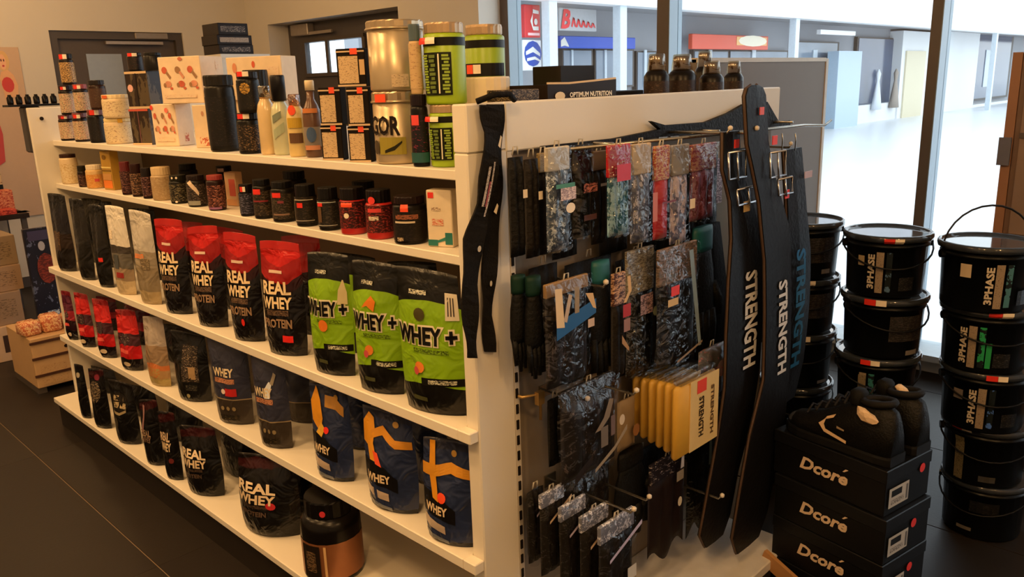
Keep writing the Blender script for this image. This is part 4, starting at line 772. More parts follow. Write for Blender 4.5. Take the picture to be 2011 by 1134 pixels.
# shaker bottles with gold necks
gH = 'dark sports bottles on the header'
for lab, u0, u1, vt, Y in [('dark sports bottle with clear gold lined cap, nearest the tray', 1264, 1314, 106, .14), ('dark sports bottle with clear cap, second from the tray', 1310, 1366, 107, .14), ('dark sports bottle in the rear row on the header', 1362, 1402, 100, .26), ('dark sports bottle in front of the rear bottle on the header', 1372, 1420, 120, .1), ('dark sports bottle at the outer end of the header row', 1420, 1458, 120, .12)]:
    loc, r, h = on_deck_cyl(u0, u1, vt, Y, zt)
    t = thing('sports_bottle', lab, 'bottle', loc, .2, gH)
    B().lathe([(r*.92, 0), (r, h*.04), (r, h*.5), (r*.8, h*.6), (r*.62, h*.64)], 18).out('body', mat((30, 22, 18), .3), t, True)
    B().lathe([(r*.62, h*.6), (r*.6, h*.92), (r*.5, h*.96)], 18).out('neck_insert', mat((96, 74, 40), .3, .3), t, True)
    B().lathe([(r*.75, h*.62), (r*.62, h*.98), (r*.55, h)], 18).out('cap', clear((235, 225, 205), .22, 0), t, True)
    B().lathe([(r*1.01, h*.1), (r*1.01, h*.4)], 18, cap=False).out('label_wrap', prn((56, 40, 32), (90, 70, 54), 60, .4), t, True)
deck_box('flat_black_box', 'low black box lying on the header between tray and bottles', 1210, 1264, 178, 190, .2, .12, mat((34, 28, 24), .5))
# ---- behind the gondola: stack of dark boxes on the far side
gx0 = on(1, 428, 110, 3.4).x
sd = thing('stock_stand', 'narrow white stand behind the far end of the gondola', 'stand', (on(1, 462, 110, 3.6).x, 3.6, 0)); zz = on(1, 462, 108, 3.6).z
bx('stand_top', white_lam, sd, -.16, .16, -.13, .13, zz-.025, zz); 
for sx in (-1, 1):
    for sy in (-1, 1): bx('stand_leg', white_lam, sd, sx*.14-.015, sx*.14+.015, sy*.11-.015, sy*.11+.015, 0, zz-.025)
for k, (va, vb, u0, u1) in enumerate(((108, 90, 432, 497), (90, 72, 428, 494), (72, 50, 430, 486))):
    a = on(1, u0, va, 3.5); b = on(1, u1, vb, 3.5)
    t = thing('game_box', ['black printed box at the bottom of the stack behind the gondola', 'black printed box with pale strip in the middle of the stack behind the gondola', 'black printed box topping the stack behind the gondola'][k], 'box', ((a.x+b.x)/2, 3.6, zz+.0005 if k == 0 else ztop+.0005), 0, 'stacked black boxes behind the gondola')
    hh = b.z-a.z; ztop = (zz if k == 0 else ztop)+hh
    carton(t, b.x-a.x, .2, hh, mat((44, 32, 26), .5), [('r', -.85, .25, .8, .75, prn((50, 38, 32), (170, 150, 130), 80, .45 if k != 1 else .6), 'small_print')])
a = on(1, 380, 108, 3.5)
# ================================================================== END CAP: hooks and hanging goods
steel = mat((170, 165, 155), .25, .9, var=.05)
def yx(u, v, y): return on(1, u, v, y)
def rod(name, label, pts, r, group=None):
    t = tag(B().tube(pts, r, 6).out(name, steel, None, True), label, 'hook', group); return t
# long hang bar along the header and its tip
YBAR = -.10
b0 = yx(1120, 293, YBAR); b1 = yx(1632, 240, YBAR-.04)
rail = thing('hang_rail', 'long steel hang rail below the header board', 'rail', (b0.x, YBAR, b0.z))
B().tube([(0, 0, 0), ((b1.x-b0.x)*.9, -.01, (b1.z-b0.z)*.7-.006), ((b1.x-b0.x)*.97, -.035, (b1.z-b0.z)-.008), (b1.x-b0.x, -.04, b1.z-b0.z+.006)], .004, 6).out('bar', steel, rail, True)
for k in (.12, .5, .85): B().tube([((b1.x-b0.x)*k, -.002, 0), ((b1.x-b0.x)*k, .105, .0)], .004, 6).out('bracket', steel, rail, True)
def prong(label, ut, vt, yt, X=None, rise=.0):
    p = yx(ut, vt, yt)
    t = thing('display_hook', label, 'hook', (p.x, 0, p.z), 0, 'display hooks')
    ys_ = -.0255 if p.z > 1.28 else -.001
    B().tube([(0, ys_, 0), (0, yt*.96, .0), (0, yt, .012)], .0032, 6).out('prong', steel, t, True)
    B().lathe([(.002, -.006), (.006, -.003), (.006, .003), (.002, .006)], 8).out('end_ball', mat((215, 205, 190), .3), t, True).location = (0, yt, .012)
    bx('back_plate', steel, t, -.02, .02, ys_-.003, ys_+.0005, -.015, .015)
    return p
prong('display hook holding the resin packs beside the slotted upright', 1154, 793, -.13)
prong('display hook with bare tip above the tan packet', 1250, 777, -.22)
prong('display hook over the cluster of bagged gloves', 1240, 985, -.24) if False else None
prong('display hook with bare tip left of the maroon glove pack', 1275, 985, -.22)
prong('display hook with bright tip passing the maroon glove pack', 1418, 982, -.25)
prong('display hook with bright tip crossing the belts low down', 1482, 947, -.25)
prong('short display hook over the teal topped gloves', 1190, 565, -.16)
# --- bag / pack builder: content slab with folds, header card, clear film
film = clear((240, 240, 240), .07, .5, 30); film2 = clear((232, 235, 238), .10, .6, 34)
def folds(w, d, h, n, ph, taper=1.0, bot=.0):
    """upright cloth roll cluster: n rounded ribs"""
    V = []; Fc = []; K = n*6; NV = 8
    for s_ in (-1, 1):
        for j in range(NV+1):
            b = j/NV; ww = w*(taper+(1-taper)*b)/2
            for i in range(K+1):
                a = -1+2*i/K
                rib = abs(math.sin(pi*n*(a+1)/2+.25*math.sin(5*b+ph)))
                e = (1-abs(a)**3)*(1-max(0, (abs(b-.5)-.42)/.08)**2*.7)
                z = b*h+bot*math.sin(pi*n*(a+1)/2+ph)*(1-b)
                V.append((a*ww, s_*d/2*(.35+.65*rib)*e, z))
    n1 = (NV+1)*(K+1)
    for s_ in (0, 1):
        for j in range(NV):
            for i in range(K): q = s_*n1+j*(K+1)+i; f = (q, q+1, q+K+2, q+K+1); Fc.append(f if s_ == 0 else f[::-1])
    for i in range(K): Fc.append((i+1, i, n1+i, n1+i+1)); t = NV*(K+1); Fc.append((t+i, t+i+1, n1+t+i+1, n1+t+i))
    for j in range(NV):
        q = j*(K+1); Fc.append((q, q+K+1, n1+q+K+1, n1+q)); q = j*(K+1)+K; Fc.append((q+K+1, q, n1+q, n1+q+K+1))
    return V, Fc
def hang(name, label, u0, u1, v0, v1, y, cm, ribs=2, card=None, cardh=.2, filmm=None, ds=(), group=None, cat='pack', taper=1.0, d=.025, bot=.0, tilt=0, hook=True):
    a = yx(u0, (v0+v1)/2, y); b = yx(u1, (v0+v1)/2, y); uc = (u0+u1)/2
    zt_ = yx(uc, v0, y).z; zb_ = yx(uc, v1, y).z; w_ = b.x-a.x; h_ = zt_-zb_
    t = thing(name, label, cat, ((a.x+b.x)/2, y, zb_), 0, group); t.rotation_euler = (0, tilt, 0)
    ch = h_*(1-cardh) if card else h_*.96
    V, Fc = folds(w_*.9 if filmm else w_, d, ch, ribs, rng.uniform(0, 6), taper, bot); mesh('contents', V, Fc, cm, t, True)
    if card:
        B().rbox(-w_*.46, w_*.46, -.006, .004, ch*.99, h_, r=.002).out('header_card', card, t)
    if filmm:
        P = []; Q = []; nu, nv = 8, 10; p1 = rng.uniform(0, 6)
        for j in range(nv+1):
            for i in range(nu+1):
                aa = -1+2*i/nu; bb = j/nv; P.append((aa*w_*.52, -(d*.62*(1-aa**4)*(1-max(0, (bb-.75)/.25))+.006)+.003*math.sin(7*aa+9*bb+p1), bb*h_*1.0))
        for j in range(nv):
            for i in range(nu): q = j*(nu+1)+i; Q.append((q, q+1, q+nu+2, q+nu+1))
        mesh('clear_film', P, Q, filmm, t, True)
    B().tube([(-.008, 0, h_-.004), (-.006, -.002, h_+.012), (.006, -.002, h_+.012), (.008, 0, h_-.004)], .0018, 5).out('hang_loop', mat((190, 185, 175), .4), t, True) if hook else None
    decals(lambda a_, b_, off: (a_*w_*.48, -(d*.66+.008)-off, b_*h_), ds, t)
    return t
bkc = mat((20, 18, 17), .6, var=.3, vs=40, bump=.3, bs=120); bkc2 = mat((32, 26, 22), .6, var=.3, vs=40, bump=.3, bs=120)
blu = prn((70, 84, 104), (190, 200, 212), 50, .45, .3, .7); teal = mat((24, 92, 96), .5, var=.2); redc = mat((186, 24, 30), .45, var=.2, vs=30)
gryb = prn((92, 96, 116), (200, 196, 210), 40, .42, .3, .5); tanc = mat((150, 126, 88), .6, var=.2)
g1 = 'hanging wraps and straps in the top row'
hang('wrist_wrap', 'black rolled wrap with white tag hanging next to the slotted upright', 999, 1029, 300, 504, -.06, bkc, 2, ds=[('r', -.3, .58, .3, .66, CRM, 'woven_tag')], group=g1)
hang('wrist_wrap', 'black rolled wrap with white tag, second from the slotted upright', 1030, 1058, 304, 506, -.07, bkc2, 2, ds=[('r', -.3, .58, .3, .66, CRM, 'woven_tag')], group=g1)
hang('wrist_wrap', 'brown black rolled wrap beside the blue printed pack', 1056, 1078, 300, 500, -.05, bkc2, 1, card=prn((150, 130, 90), (60, 40, 30), 80, .4), cardh=.18, group=g1)
hang('clear_pack', 'clear pack of blue white patterned wraps with white header', 1070, 1118, 288, 492, -.11, blu, 2, mat((206, 196, 178), .5), .22, film2, [('r', -.5, .5, .8, .62, prn((150, 130, 140), (220, 200, 200), 80, .5)), ('e', .3, .42, .4, .05, CRM), ('r', -.9, .62, .7, .66, (60, 130, 100))], g1)
hang('strap_pack', 'black strap pack with red brown label', 1120, 1160, 284, 466, -.06, bkc, 2, mat((28, 24, 26), .5), .3, film, [('r', -.6, .5, .8, .6, prn((60, 26, 26), (190, 120, 110), 60, .5)), ('r', -.6, .2, .7, .26, (90, 60, 60))], g1)
hang('strap_pack', 'dark pack with tan strap beside the red header pack', 1160, 1190, 296, 478, -.055, bkc2, 2, mat((110, 90, 60), .5), .2, None, [('s', [(.1, .1, .4, .1), (.3, .36, .7, .36), (.2, .5, .5, .5)], (150, 124, 80)), ('r', -.9, .64, .9, .67, (150, 140, 126))], g1)
hang('clear_pack', 'clear pack of teal blue wraps with red header print', 1190, 1236, 284, 462, -.12, prn((40, 92, 110), (150, 190, 206), 40, .5, .3, .5), 3, prn((196, 160, 110), (190, 40, 50), 40, .6), .34, film2, [('r', -.9, .62, .3, .8, (196, 30, 46), 'card_print')], g1)
hang('clear_pack', 'clear pack of grey blue wraps with beige header', 1236, 1276, 282, 474, -.12, gryb, 3, mat((206, 176, 130), .5), .3, film2, [('r', .4, .2, .9, .5, (200, 110, 90))], g1)
hang('clear_pack', 'red rolled wrap pack with red header card', 1281, 1312, 286, 468, -.12, redc, 1, prn((176, 60, 50), (220, 180, 130), 60, .5), .36, film, [('r', -.9, .4, .9, .42, (110, 14, 18))], g1)
hang('clear_pack', 'clear pack of pale lilac wraps beside the red wrap', 1314, 1350, 284, 476, -.12, prn((110, 110, 140), (206, 190, 206), 30, .5, .3, .4), 2, mat((160, 150, 140), .4), .3, film2, [('r', .3, .35, .9, .45, CRM)], g1)
hang('clear_pack', 'clear pack of purple red wraps beside the lifting belts', 1352, 1404, 282, 430, -.12, prn((110, 44, 50), (150, 90, 110), 40, .5, .4, .4), 3, prn((150, 40, 40), (200, 140, 100), 50, .5), .34, film2, [('r', .45, .2, .9, .8, prn((120, 110, 130), (210, 200, 215), 60, .5))], g1)
g2 = 'hanging gloves and packs in the middle row'
glv = mat((18, 18, 18), .6, var=.3, vs=60, bump=.3, bs=150); grn2 = mat((22, 62, 50), .6, var=.2)
def glove(label, u0, u1, v0, v1, y, top, group, d=.03, ds=()):
    a = yx(u0, (v0+v1)/2, y); b = yx(u1, (v0+v1)/2, y); uc = (u0+u1)/2; zt_ = yx(uc, v0, y).z; zb_ = yx(uc, v1, y).z; w_ = (b.x-a.x)*1.0; h_ = zt_-zb_
    t = thing('training_glove', label, 'glove', ((a.x+b.x)/2, y, zb_), 0, group)
    # palm tapering to cuff, then four fingers and a thumb
    V = []; Fc = []; K = 12; secs = [(.30, .50, .5), (.36, .52, .9), (.5, .5, 1), (.66, .46, .9), (.78, .36, .75), (.84, .34, .7)]
    for b_, hw, th in secs:
        for j in range(K): an = 2*pi*j/K; V.append((w_*hw*math.cos(an), d/2*th*math.sin(an), b_*h_))
    for i in range(len(secs)-1):
        for j in range(K): q = i*K+j; p = i*K+(j+1) % K; Fc.append((q, p, p+K, q+K))
    Fc.append(tuple(range(K))[::-1]); Fc.append(tuple((len(secs)-1)*K+j for j in range(K)))
    n0 = B(); n0.V = V; n0.F = Fc
    for k, (fx, fl_) in enumerate(((-.36, .08), (-.12, 0), (.12, .02), (.36, .1))):
        n0.tube([(w_*fx, 0, h_*.36), (w_*fx*1.05, -.004, h_*(.2+fl_*.5)), (w_*fx*1.1, -.006, h_*fl_)], [w_*.14, w_*.13, w_*.09], 7)
    n0.tube([(w_*.44, 0, h_*.55), (w_*.62, -.008, h_*.42), (w_*.66, -.01, h_*.3)], [w_*.12, w_*.12, w_*.08], 7)
    n0.out('glove_body', glv, t, True)
    c = B().lathe([(1, .82), (1.02, .86), (1.02, .96), (.95, 1.0)], 16).out('cuff', top, t, True)
    for vtx in c.data.vertices: vtx.co = Vector((vtx.co.x*w_*.38, vtx.co.y*d*.42, vtx.co.z*h_))
    decals(lambda a_, b_, off: (a_*w_*.48, -d/2-off, b_*h_), ds, t)
    return t
glove('dark green cuffed black glove hanging nearest the slotted upright', 1004, 1036, 540, 728, -.07, grn2, g2)
glove('dark green cuffed black glove in front of a like glove', 1032, 1066, 542, 742, -.095, grn2, g2)
hang('clear_pack', 'blue banded pack with white crossing straps', 1066, 1156, 548, 752, -.12, prn((34, 28, 28), (74, 66, 70), 50, .4, .5, .4), 3, mat((150, 120, 80), .5), .12, film, [('s', [(-.9, .5, -.9, .66), (.9, .42+.22, .9, .78)], (26, 90, 150), 'blue_band'), ('s', [(-.9, .62, -.55, .6), (-.95, .98, -.65, .97)], (226, 200, 160), 'strap'), ('s', [(-.6, .66, -.45, .64), (-.35, .9, -.2, .88)], (190, 170, 150), 'strap'), ('s', [(.4, .86, .75, .84), (.75, .7, .9, .68)], (214, 176, 120), 'strap'), ('s', [(-.1, .7, .1, .7), (-.1, .95, .12, .94)], (150, 130, 100), 'strap'), ('r', .5, .52, .8, .6, (206, 180, 160), 'woven_tag')], g2, d=.03)
glove('black glove with teal cuff hanging beside the blue banded pack', 1158, 1200, 512, 742, -.1, teal, g2)
hang('strap_pack', 'dark pack with white and red card print in the middle row', 1200, 1226, 536, 738, -.125, bkc2, 2, prn((70, 40, 36), (200, 160, 130), 40, .5), .3, None, [('r', -.6, .6, .6, .72, (176, 34, 30), 'card_print'), ('s', [(-.6, .74, -.1, .74), (.2, .84, .7, .84), (.0, .98, .5, .98)], (216, 176, 120), 'card_print'), ('r', -.5, .46, .5, .58, (150, 110, 100)), ('s', [(-.8, .36, -.8, .44), (.3, .26, .3, .3)], (170, 130, 86))], g2)
hang('clear_pack', 'crinkled clear pack with grey print in the middle row', 1226, 1282, 488, 730, -.085, prn((34, 34, 36), (110, 116, 124), 50, .42, .4, .6), 3, prn((120, 110, 96), (190, 180, 160), 60, .5), .34, film2, [('r', -.6, .5, .3, .66, prn((60, 44, 50), (170, 140, 140), 70, .5)), ('e', .5, .5, .2, .04, (150, 160, 130))], g2, d=.03)
hang('clear_pack', 'clear pack with bright red sticker and cream tag', 1286, 1366, 482, 708, -.13, prn((30, 28, 28), (90, 92, 92), 50, .36, .4, .6), 2, prn((100, 84, 66), (150, 120, 100), 40, .5), .3, film2, [('r', -.75, .62, -.35, .70, (230, 50, 36), 'price_sticker'), ('r', -.9, .54, -.4, .6, (210, 176, 120), 'woven_tag'), ('s', [(.1, .96, .3, .96), (.4, .5, .6, .5), (.7, .1, .85, .1)], (130, 150, 160), 'fold_line'), ('s', [(-.4, .03, -.4, .05), (.9, .12, .9, .14)], (150, 130, 110), 'fold_line')], g2, d=.03)
glove('black glove with teal cuff hanging beside the lifting belts', 1352, 1400, 446, 700, -.1, teal, g2)
gf = 'plain dark packs at the back of the end display'
for lab, u0, u1, v0, v1 in [('plain black pack at the back of the top row behind the blue printed pack', 1082, 1132, 300, 506), ('plain black pack at the back of the top row behind the teal wraps', 1176, 1232, 294, 496), ('plain black pack at the back of the top row behind the red wrap', 1256, 1330, 290, 492), ('plain black pack at the back of the top row behind the purple red wraps', 1338, 1408, 300, 470),
    ('plain black pack at the back of the middle row behind the green cuffed gloves', 1040, 1096, 512, 730), ('plain black pack at the back of the middle row behind the teal cuffed glove', 1110, 1200, 500, 738), ('plain black pack at the back of the middle row behind the crinkled pack', 1208, 1282, 494, 728), ('plain black pack at the back of the middle row behind the red sticker pack', 1290, 1366, 490, 720), ('plain black pack behind the yellow knee wraps', 1300, 1380, 760, 900), ('plain black pack behind the maroon glove pack', 1214, 1300, 880, 1010)]:
    hang('strap_pack', lab, u0, u1, v0, v1, -.022, bkc if (u0 % 4) else bkc2, 3, None, 0, None, [], gf, d=.02)
g3 = 'goods in the lower rows of the end display'
# knee sleeve pack + straps
hang('sleeve_pack', 'dark sleeve pack with grey piping near the slotted upright', 1094, 1212, 748, 926, -.12, prn((36, 28, 26), (84, 72, 66), 36, .36, .5, .6), 3, prn((40, 34, 32), (120, 120, 126), 60, .4), .16, film, [('s', [(-.2, .06, -.2, .1), (.5, .2, .5, .25), (.95, .36, .95, .42)], (150, 136, 116), 'piping'), ('s', [(-.2, .5, .0, .5), (.1, .62, .3, .6), (.3, .8, .45, .78)], (130, 116, 100), 'piping'), ('r', .0, .3, .25, .52, (110, 100, 90)), ('r', .35, .38, .5, .6, (110, 92, 90)), ('e', .75, .5, .1, .06, (206, 190, 166)), ('s', [(-.9, .04, -.9, .14), (-.3, .2, -.3, .28)], (50, 40, 34), 'piping')], g3, d=.04)
hang('strap_pack', 'narrow black strap pack on the hook by the slotted upright', 1076, 1104, 776, 912, -.05, bkc, 2, None, 0, None, [('r', -.4, .5, .2, .58, (190, 160, 130), 'woven_tag'), ('r', .2, .7, .8, .8, (140, 120, 50))], g3)
hang('tan_packet', 'thin tan packet hanging behind the yellow packs', 1212, 1246, 780, 880, -.1, mat((140, 118, 86), .6), 1, None, 0, None, [('e', .2, .4, .4, .12, (150, 104, 64))], g3, cat='packet')
tb = yx(1034, 780, -.02); t = thing('metal_bracket', 'empty brass coloured bracket beside the slotted upright', 'bracket', (tb.x, -.001, tb.z)); brs = mat((186, 150, 90), .35, .6)
B().tube([(-.03, 0, .012), (-.03, -.035, .012), (.012, -.05, .012), (.012, -.05, -.05)], .004, 6).out('bracket_arm', brs, t, True); bx('bracket_tab', brs, t, .0, .02, -.056, -.044, -.012, .018)
# yellow packs on one hook, front one with lettering
yp = mat((206, 160, 60), .4, var=.12, vs=20); yc = mat((222, 192, 130), .45, var=.06)
gy = 'yellow knee wrap packs on one hook'
for k in range(6):
    f = k/5.0; yk = -.06-.15*f; u0 = 1244+ (1322-1244)*f; u1 = 1330+(1402-1330)*f; v0 = 716+(728-716)*f; v1 = 838+(882-838)*f
    if k < 5: u1 = u0+60
    a = yx(u0, (v0+v1)/2, yk); b = yx(u1, (v0+v1)/2, yk); zt_ = yx((u0+u1)/2, v0, yk).z; zb_ = yx((u0+u1)/2, v1, yk).z; w_ = b.x-a.x; h_ = zt_-zb_
    t = thing('knee_wrap_pack', 'front yellow knee wrap pack with black vertical lettering' if k == 5 else 'yellow knee wrap pack, number %s behind the lettered front pack' % ['five', 'four', 'three', 'two', 'one'][k], 'pack', ((a.x+b.x)/2, yk, zb_), 0, gy)
    B().rbox(-w_/2, w_/2, -.010, .010, 0, h_*.9, r=.008).out('wrap_roll', yp, t, True)
    B().rbox(-w_*.42, w_*.42, -.012, .012, h_*.9, h_, r=.003).out('clear_top', film2, t)
    bx('front_card', yc, t, -w_*.2 if k == 5 else -w_*.3, w_/2*.98, -.0125, -.0105, h_*.03, h_*.9)
    if k == 5: decals(lambda a_, b_, off: (a_*w_/2, -.0125-off*.4, b_*h_), [('tv', 'STRENGTH', .12, .42, .24, .5, (60, 44, 26)), ('tv', 'STRENGTH', .66, .44, .16, .62, (90, 66, 36)), ('r', -.1, .72, .35, .88, (226, 70, 50), 'price_sticker')], t)
hang('clear_bag', 'crumpled clear bag with pink print above the lettered yellow pack', 1368, 1422, 678, 780, -.165, prn((110, 104, 104), (190, 110, 110), 40, .4, .3, 1), 2, None, 0, film2, [('e', .1, .6, .4, .16, prn((150, 120, 116), (196, 60, 60), 60, .4))], g3, d=.03, cat='bag')
hang('black_pouch_pack', 'black packet with small white mark beside the yellow packs', 1384, 1424, 785, 850, -.16, bkc, 2, None, 0, None, [('r', .1, .7, .6, .84, (190, 190, 190), 'woven_tag')], g3)
# bagged gloves on one hook, receding
gg = 'bagged black gloves on the lowest hook'
sil = prn((120, 124, 140), (220, 222, 236), 50, .45, .25, 1)
for k, (u0, u1, v0, v1, y) in enumerate([(1034, 1070, 985, 1100, -.05), (1058, 1108, 990, 1120, -.09), (1096, 1150, 1008, 1150, -.13), (1136, 1194, 1025, 1180, -.17), (1172, 1244, 1040, 1220, -.21)]):
    lab = ['bagged black glove at the back of the lowest hook', 'bagged black glove with blue white card, second on the lowest hook', 'bagged black glove in the middle of the lowest hook', 'bagged black glove with silver card near the hook tip', 'bagged black glove with hanging white tag at the front of the lowest hook'][k]
    ex = [('r', .1, .42, .6, .54, (200, 196, 186), 'paper_tag')] if k == 4 else []
    hang('bagged_glove', lab, u0, u1, v0-(30 if k < 2 else 25), v1, y, bkc2, 3, sil if k else None, .16 if k else 0, film, ex+[('s', [(-.9, .7, -.9, .73), (.9, .88, .9, .92)], (206, 180, 150) if k % 2 else (190, 180, 210), 'bag_edge')], gg, 'glove', d=.03)
prong('display hook carrying the bagged gloves', 1245, 1010, -.25)
hang('strap_pack', 'wide dark strap pack above the bagged gloves', 1100, 1200, 925, 1010, -.08, bkc2, 3, None, 0, film, [], g3)
glove('black glove with shiny film hanging over the bagged gloves', 1206, 1268, 884, 1050, -.1, bkc, g3)
hang('glove_pack', 'maroon black glove pack with pale cards below the yellow packs', 1272, 1342, 896, 1080, -.14, mat((34, 18, 18), .6, var=.3, vs=40), 3, prn((40, 36, 50), (160, 150, 150), 40, .4), .2, None, [('r', .1, .74, .5, .84, (150, 140, 126), 'woven_tag'), ('e', .3, .52, .12, .05, (214, 206, 190), 'woven_tag'), ('s', [(.3, .86, .5, .86), (.35, .98, .5, .98)], (200, 200, 214), 'card_print')], g3, bot=.02)
hang('glove_pack', 'plain black glove pack with faint film strip beside the belts', 1346, 1398, 858, 1030, -.1, bkc, 3, mat((28, 28, 36), .4), .2, film, [('r', .1, .7, .3, .98, (130, 140, 130), 'film_strip')], g3, bot=.02)
# --- lifting belts
leather = mat((22, 21, 24), .5, var=.25, vs=14, bump=.15, bs=80); edge = mat((74, 54, 40), .6, var=.15); metal = mat((196, 196, 200), .22, .95)
def belt(label, pts, y, text=None, tcol=WHT, trange=None, toff=0, group='weightlifting belts', buckle=None, stick=(), tab=None, th=.012, bulge=.02):
    """pts: (u_left,u_right,v) rows from top to bottom on plane y"""
    rows = []
    for u0, u1, v in pts:
        a = yx(u0, v, y); b = yx(u1, v, y); rows.append(((a.x+b.x)/2, (b.x-a.x)/2, (a.z+b.z)/2))
    # densify
    R = []
    for i in range(len(rows)-1):
        for k in range(4):
            f = k/4.0; R.append(tuple(rows[i][e]+(rows[i+1][e]-rows[i][e])*f for e in range(3)))
    R.append(rows[-1]); zt_, zb_ = R[0][2], R[-1][2]; ox, oz = R[-1][0], R[-1][2]
    t = thing('lifting_belt', label, 'belt', (ox, y, oz), 0, group)
    def yy(z): f = (z-zb_)/(zt_-zb_); return -bulge*math.sin(pi*f)
    V = []; Fc = []
    for x, hw, z in R: V += [(x-hw-ox, yy(z)-th/2, z-oz), (x-ox, yy(z)-th/2-.002, z-oz), (x+hw-ox, yy(z)-th/2, z-oz), (x+hw-ox, yy(z)+th/2, z-oz), (x-hw-ox, yy(z)+th/2, z-oz)]
    for i in range(len(R)-1):
        for j in range(5): q = i*5+j; p = i*5+(j+1) % 5; Fc.append((q, q+5, p+5, p))
    Fc.append((0, 1, 2, 3, 4)); n = (len(R)-1)*5; Fc.append((n+4, n+3, n+2, n+1, n))
    mesh('belt_strap', V, Fc, leather, t)
    for s_ in (-1, 1): B().tube([(x+s_*hw-ox, yy(z), z-oz) for x, hw, z in R], .0038, 6).out('edge_piping', edge, t, True)
    def S(a_, b_, off):
        z = zb_+(zt_-zb_)*b_
        for r0, r1 in zip(R, R[1:]):
            if r1[2] <= z <= r0[2] or r1 is R[-1]:
                f = (r0[2]-z)/max(1e-6, r0[2]-r1[2]); x = r0[0]+(r1[0]-r0[0])*f; hw = r0[1]+(r1[1]-r0[1])*f; break
        return (x+a_*hw-ox, yy(z)-th/2-.003-off, z-oz)
    def bv(v):
        um = sum((p[0]+p[1])/2 for p in pts)/len(pts); return (yx(um, v, y).z-zb_)/(zt_-zb_)
    if text:
        v0, v1, aw = trange; bc = (bv(v0)+bv(v1))/2; decals(S, [('tv', text, toff, bc, aw, abs(bv(v0)-bv(v1)), tcol)], t)
    if buckle:
        for (v0, v1, ub0, ub1) in buckle:
            a = yx(ub0, v0, y); b = yx(ub1, v1, y); zc = (a.z+b.z)/2; yb_ = yy(zc)-.018
            P = [(a.x-ox, yb_, a.z-oz), (b.x-ox, yb_, a.z-oz), (b.x-ox, yb_-.004, b.z-oz), (a.x-ox, yb_-.004, b.z-oz), (a.x-ox, yb_, a.z-oz)]
            bk_ = B().tube(P, .003, 6).out('buckle', metal, t, True); B().tube([((a.x+b.x)/2-ox, yb_, a.z-oz), ((a.x+b.x)/2-ox, yb_-.006, b.z-oz-.006)], .0026, 6).out('buckle_pin', metal, bk_, True)
    for (us, vs_, c, ww, hh, nme) in stick:
        p = yx(us, vs_, y); pp = (p.x-ox, yy(p.z)-th/2-.006, p.z-oz); bx(nme, mat(c, .4, var=.05), t, pp[0]-ww/2, pp[0]+ww/2, pp[1]-.002, pp[1], pp[2]-hh/2, pp[2]+hh/2)
    return t
belt('black lifting belt with white lettering and cream tag, nearer the clear packs', [(1418, 1448, 258), (1414, 1448, 330), (1426, 1464, 390), (1426, 1482, 460), (1418, 1480, 540), (1412, 1480, 640), (1410, 1474, 740), (1398, 1462, 840), (1384, 1440, 940), (1372, 1428, 1030), (1384, 1416, 1062)], -.2, 'STRENGTH', (214, 212, 210), (538, 726, .75), .18, buckle=[(300, 345, 1414, 1446), (372, 392, 1428, 1470)], stick=[(1436, 282, (232, 60, 46), .022, .02, 'price_sticker'), (1450, 404, (206, 176, 124), .03, .026, 'paper_tag')])
belt('black lifting belt with white lettering and rounded grey tongue above the rail', [(1474, 1485, 167), (1465, 1494, 173), (1460, 1499, 188), (1461, 1500, 280), (1470, 1506, 330), (1480, 1520, 390), (1484, 1534, 450), (1488, 1536, 500), (1488, 1536, 600), (1486, 1534, 730), (1462, 1528, 830), (1448, 1514, 930), (1436, 1500, 1030), (1446, 1486, 1070)], -.24, 'STRENGTH', (214, 212, 210), (558, 742, .7), .15, buckle=[(300, 342, 1492, 1520), (352, 376, 1506, 1532)], stick=[(1484, 218, (226, 84, 70), .02, .018, 'price_sticker'), (1507, 275, (232, 60, 46), .024, .022, 'price_sticker'), (1527, 380, (232, 50, 40), .022, .022, 'price_sticker')])
belt('black lifting belt with blue lettering at the outer end of the rail', [(1538, 1570, 292), (1536, 1572, 420), (1532, 1576, 500), (1530, 1574, 600), (1526, 1568, 720), (1520, 1556, 790)], -.1, 'STRENGTH', (30, 110, 170), (488, 716, .8), .0, stick=[(1575, 342, (206, 180, 190), .05, .02, 'price_sticker')], th=.014)
belt('dark lifting belt with yellow mark hanging behind the lettered belts', [(1376, 1410, 440), (1372, 1416, 560), (1372, 1414, 700), (1366, 1404, 860), (1362, 1400, 980)], -.035, stick=[(1412, 620, (190, 150, 70), .012, .05, 'woven_tag')])
belt('slim dark belt strap behind the lettered belt pair', [(1452, 1482, 290), (1446, 1486, 420), (1448, 1484, 560), (1440, 1478, 760)], -.12)
for k, u in enumerate((1536, 1562)):
    a = yx(u, 262, -.12); rod('wire_hanger', ['thin wire hanger loop over the blue lettered belt, nearer the tongue belt', 'thin wire hanger loop over the blue lettered belt, nearer the rail tip'][k], [(a.x, -.12, a.z), (a.x+.006, -.12, a.z-.02), (a.x+.008, -.118, yx(u, 296, -.12).z)], .002, 'wire hangers on the rail')
prong('display hook carrying the cream tagged lifting belt', 1434, 262, -.215)
prong('display hook carrying the lifting belt with the rounded tongue', 1486, 262, -.255)
prong('display hook carrying the blue lettered belt', 1553, 290, -.115)
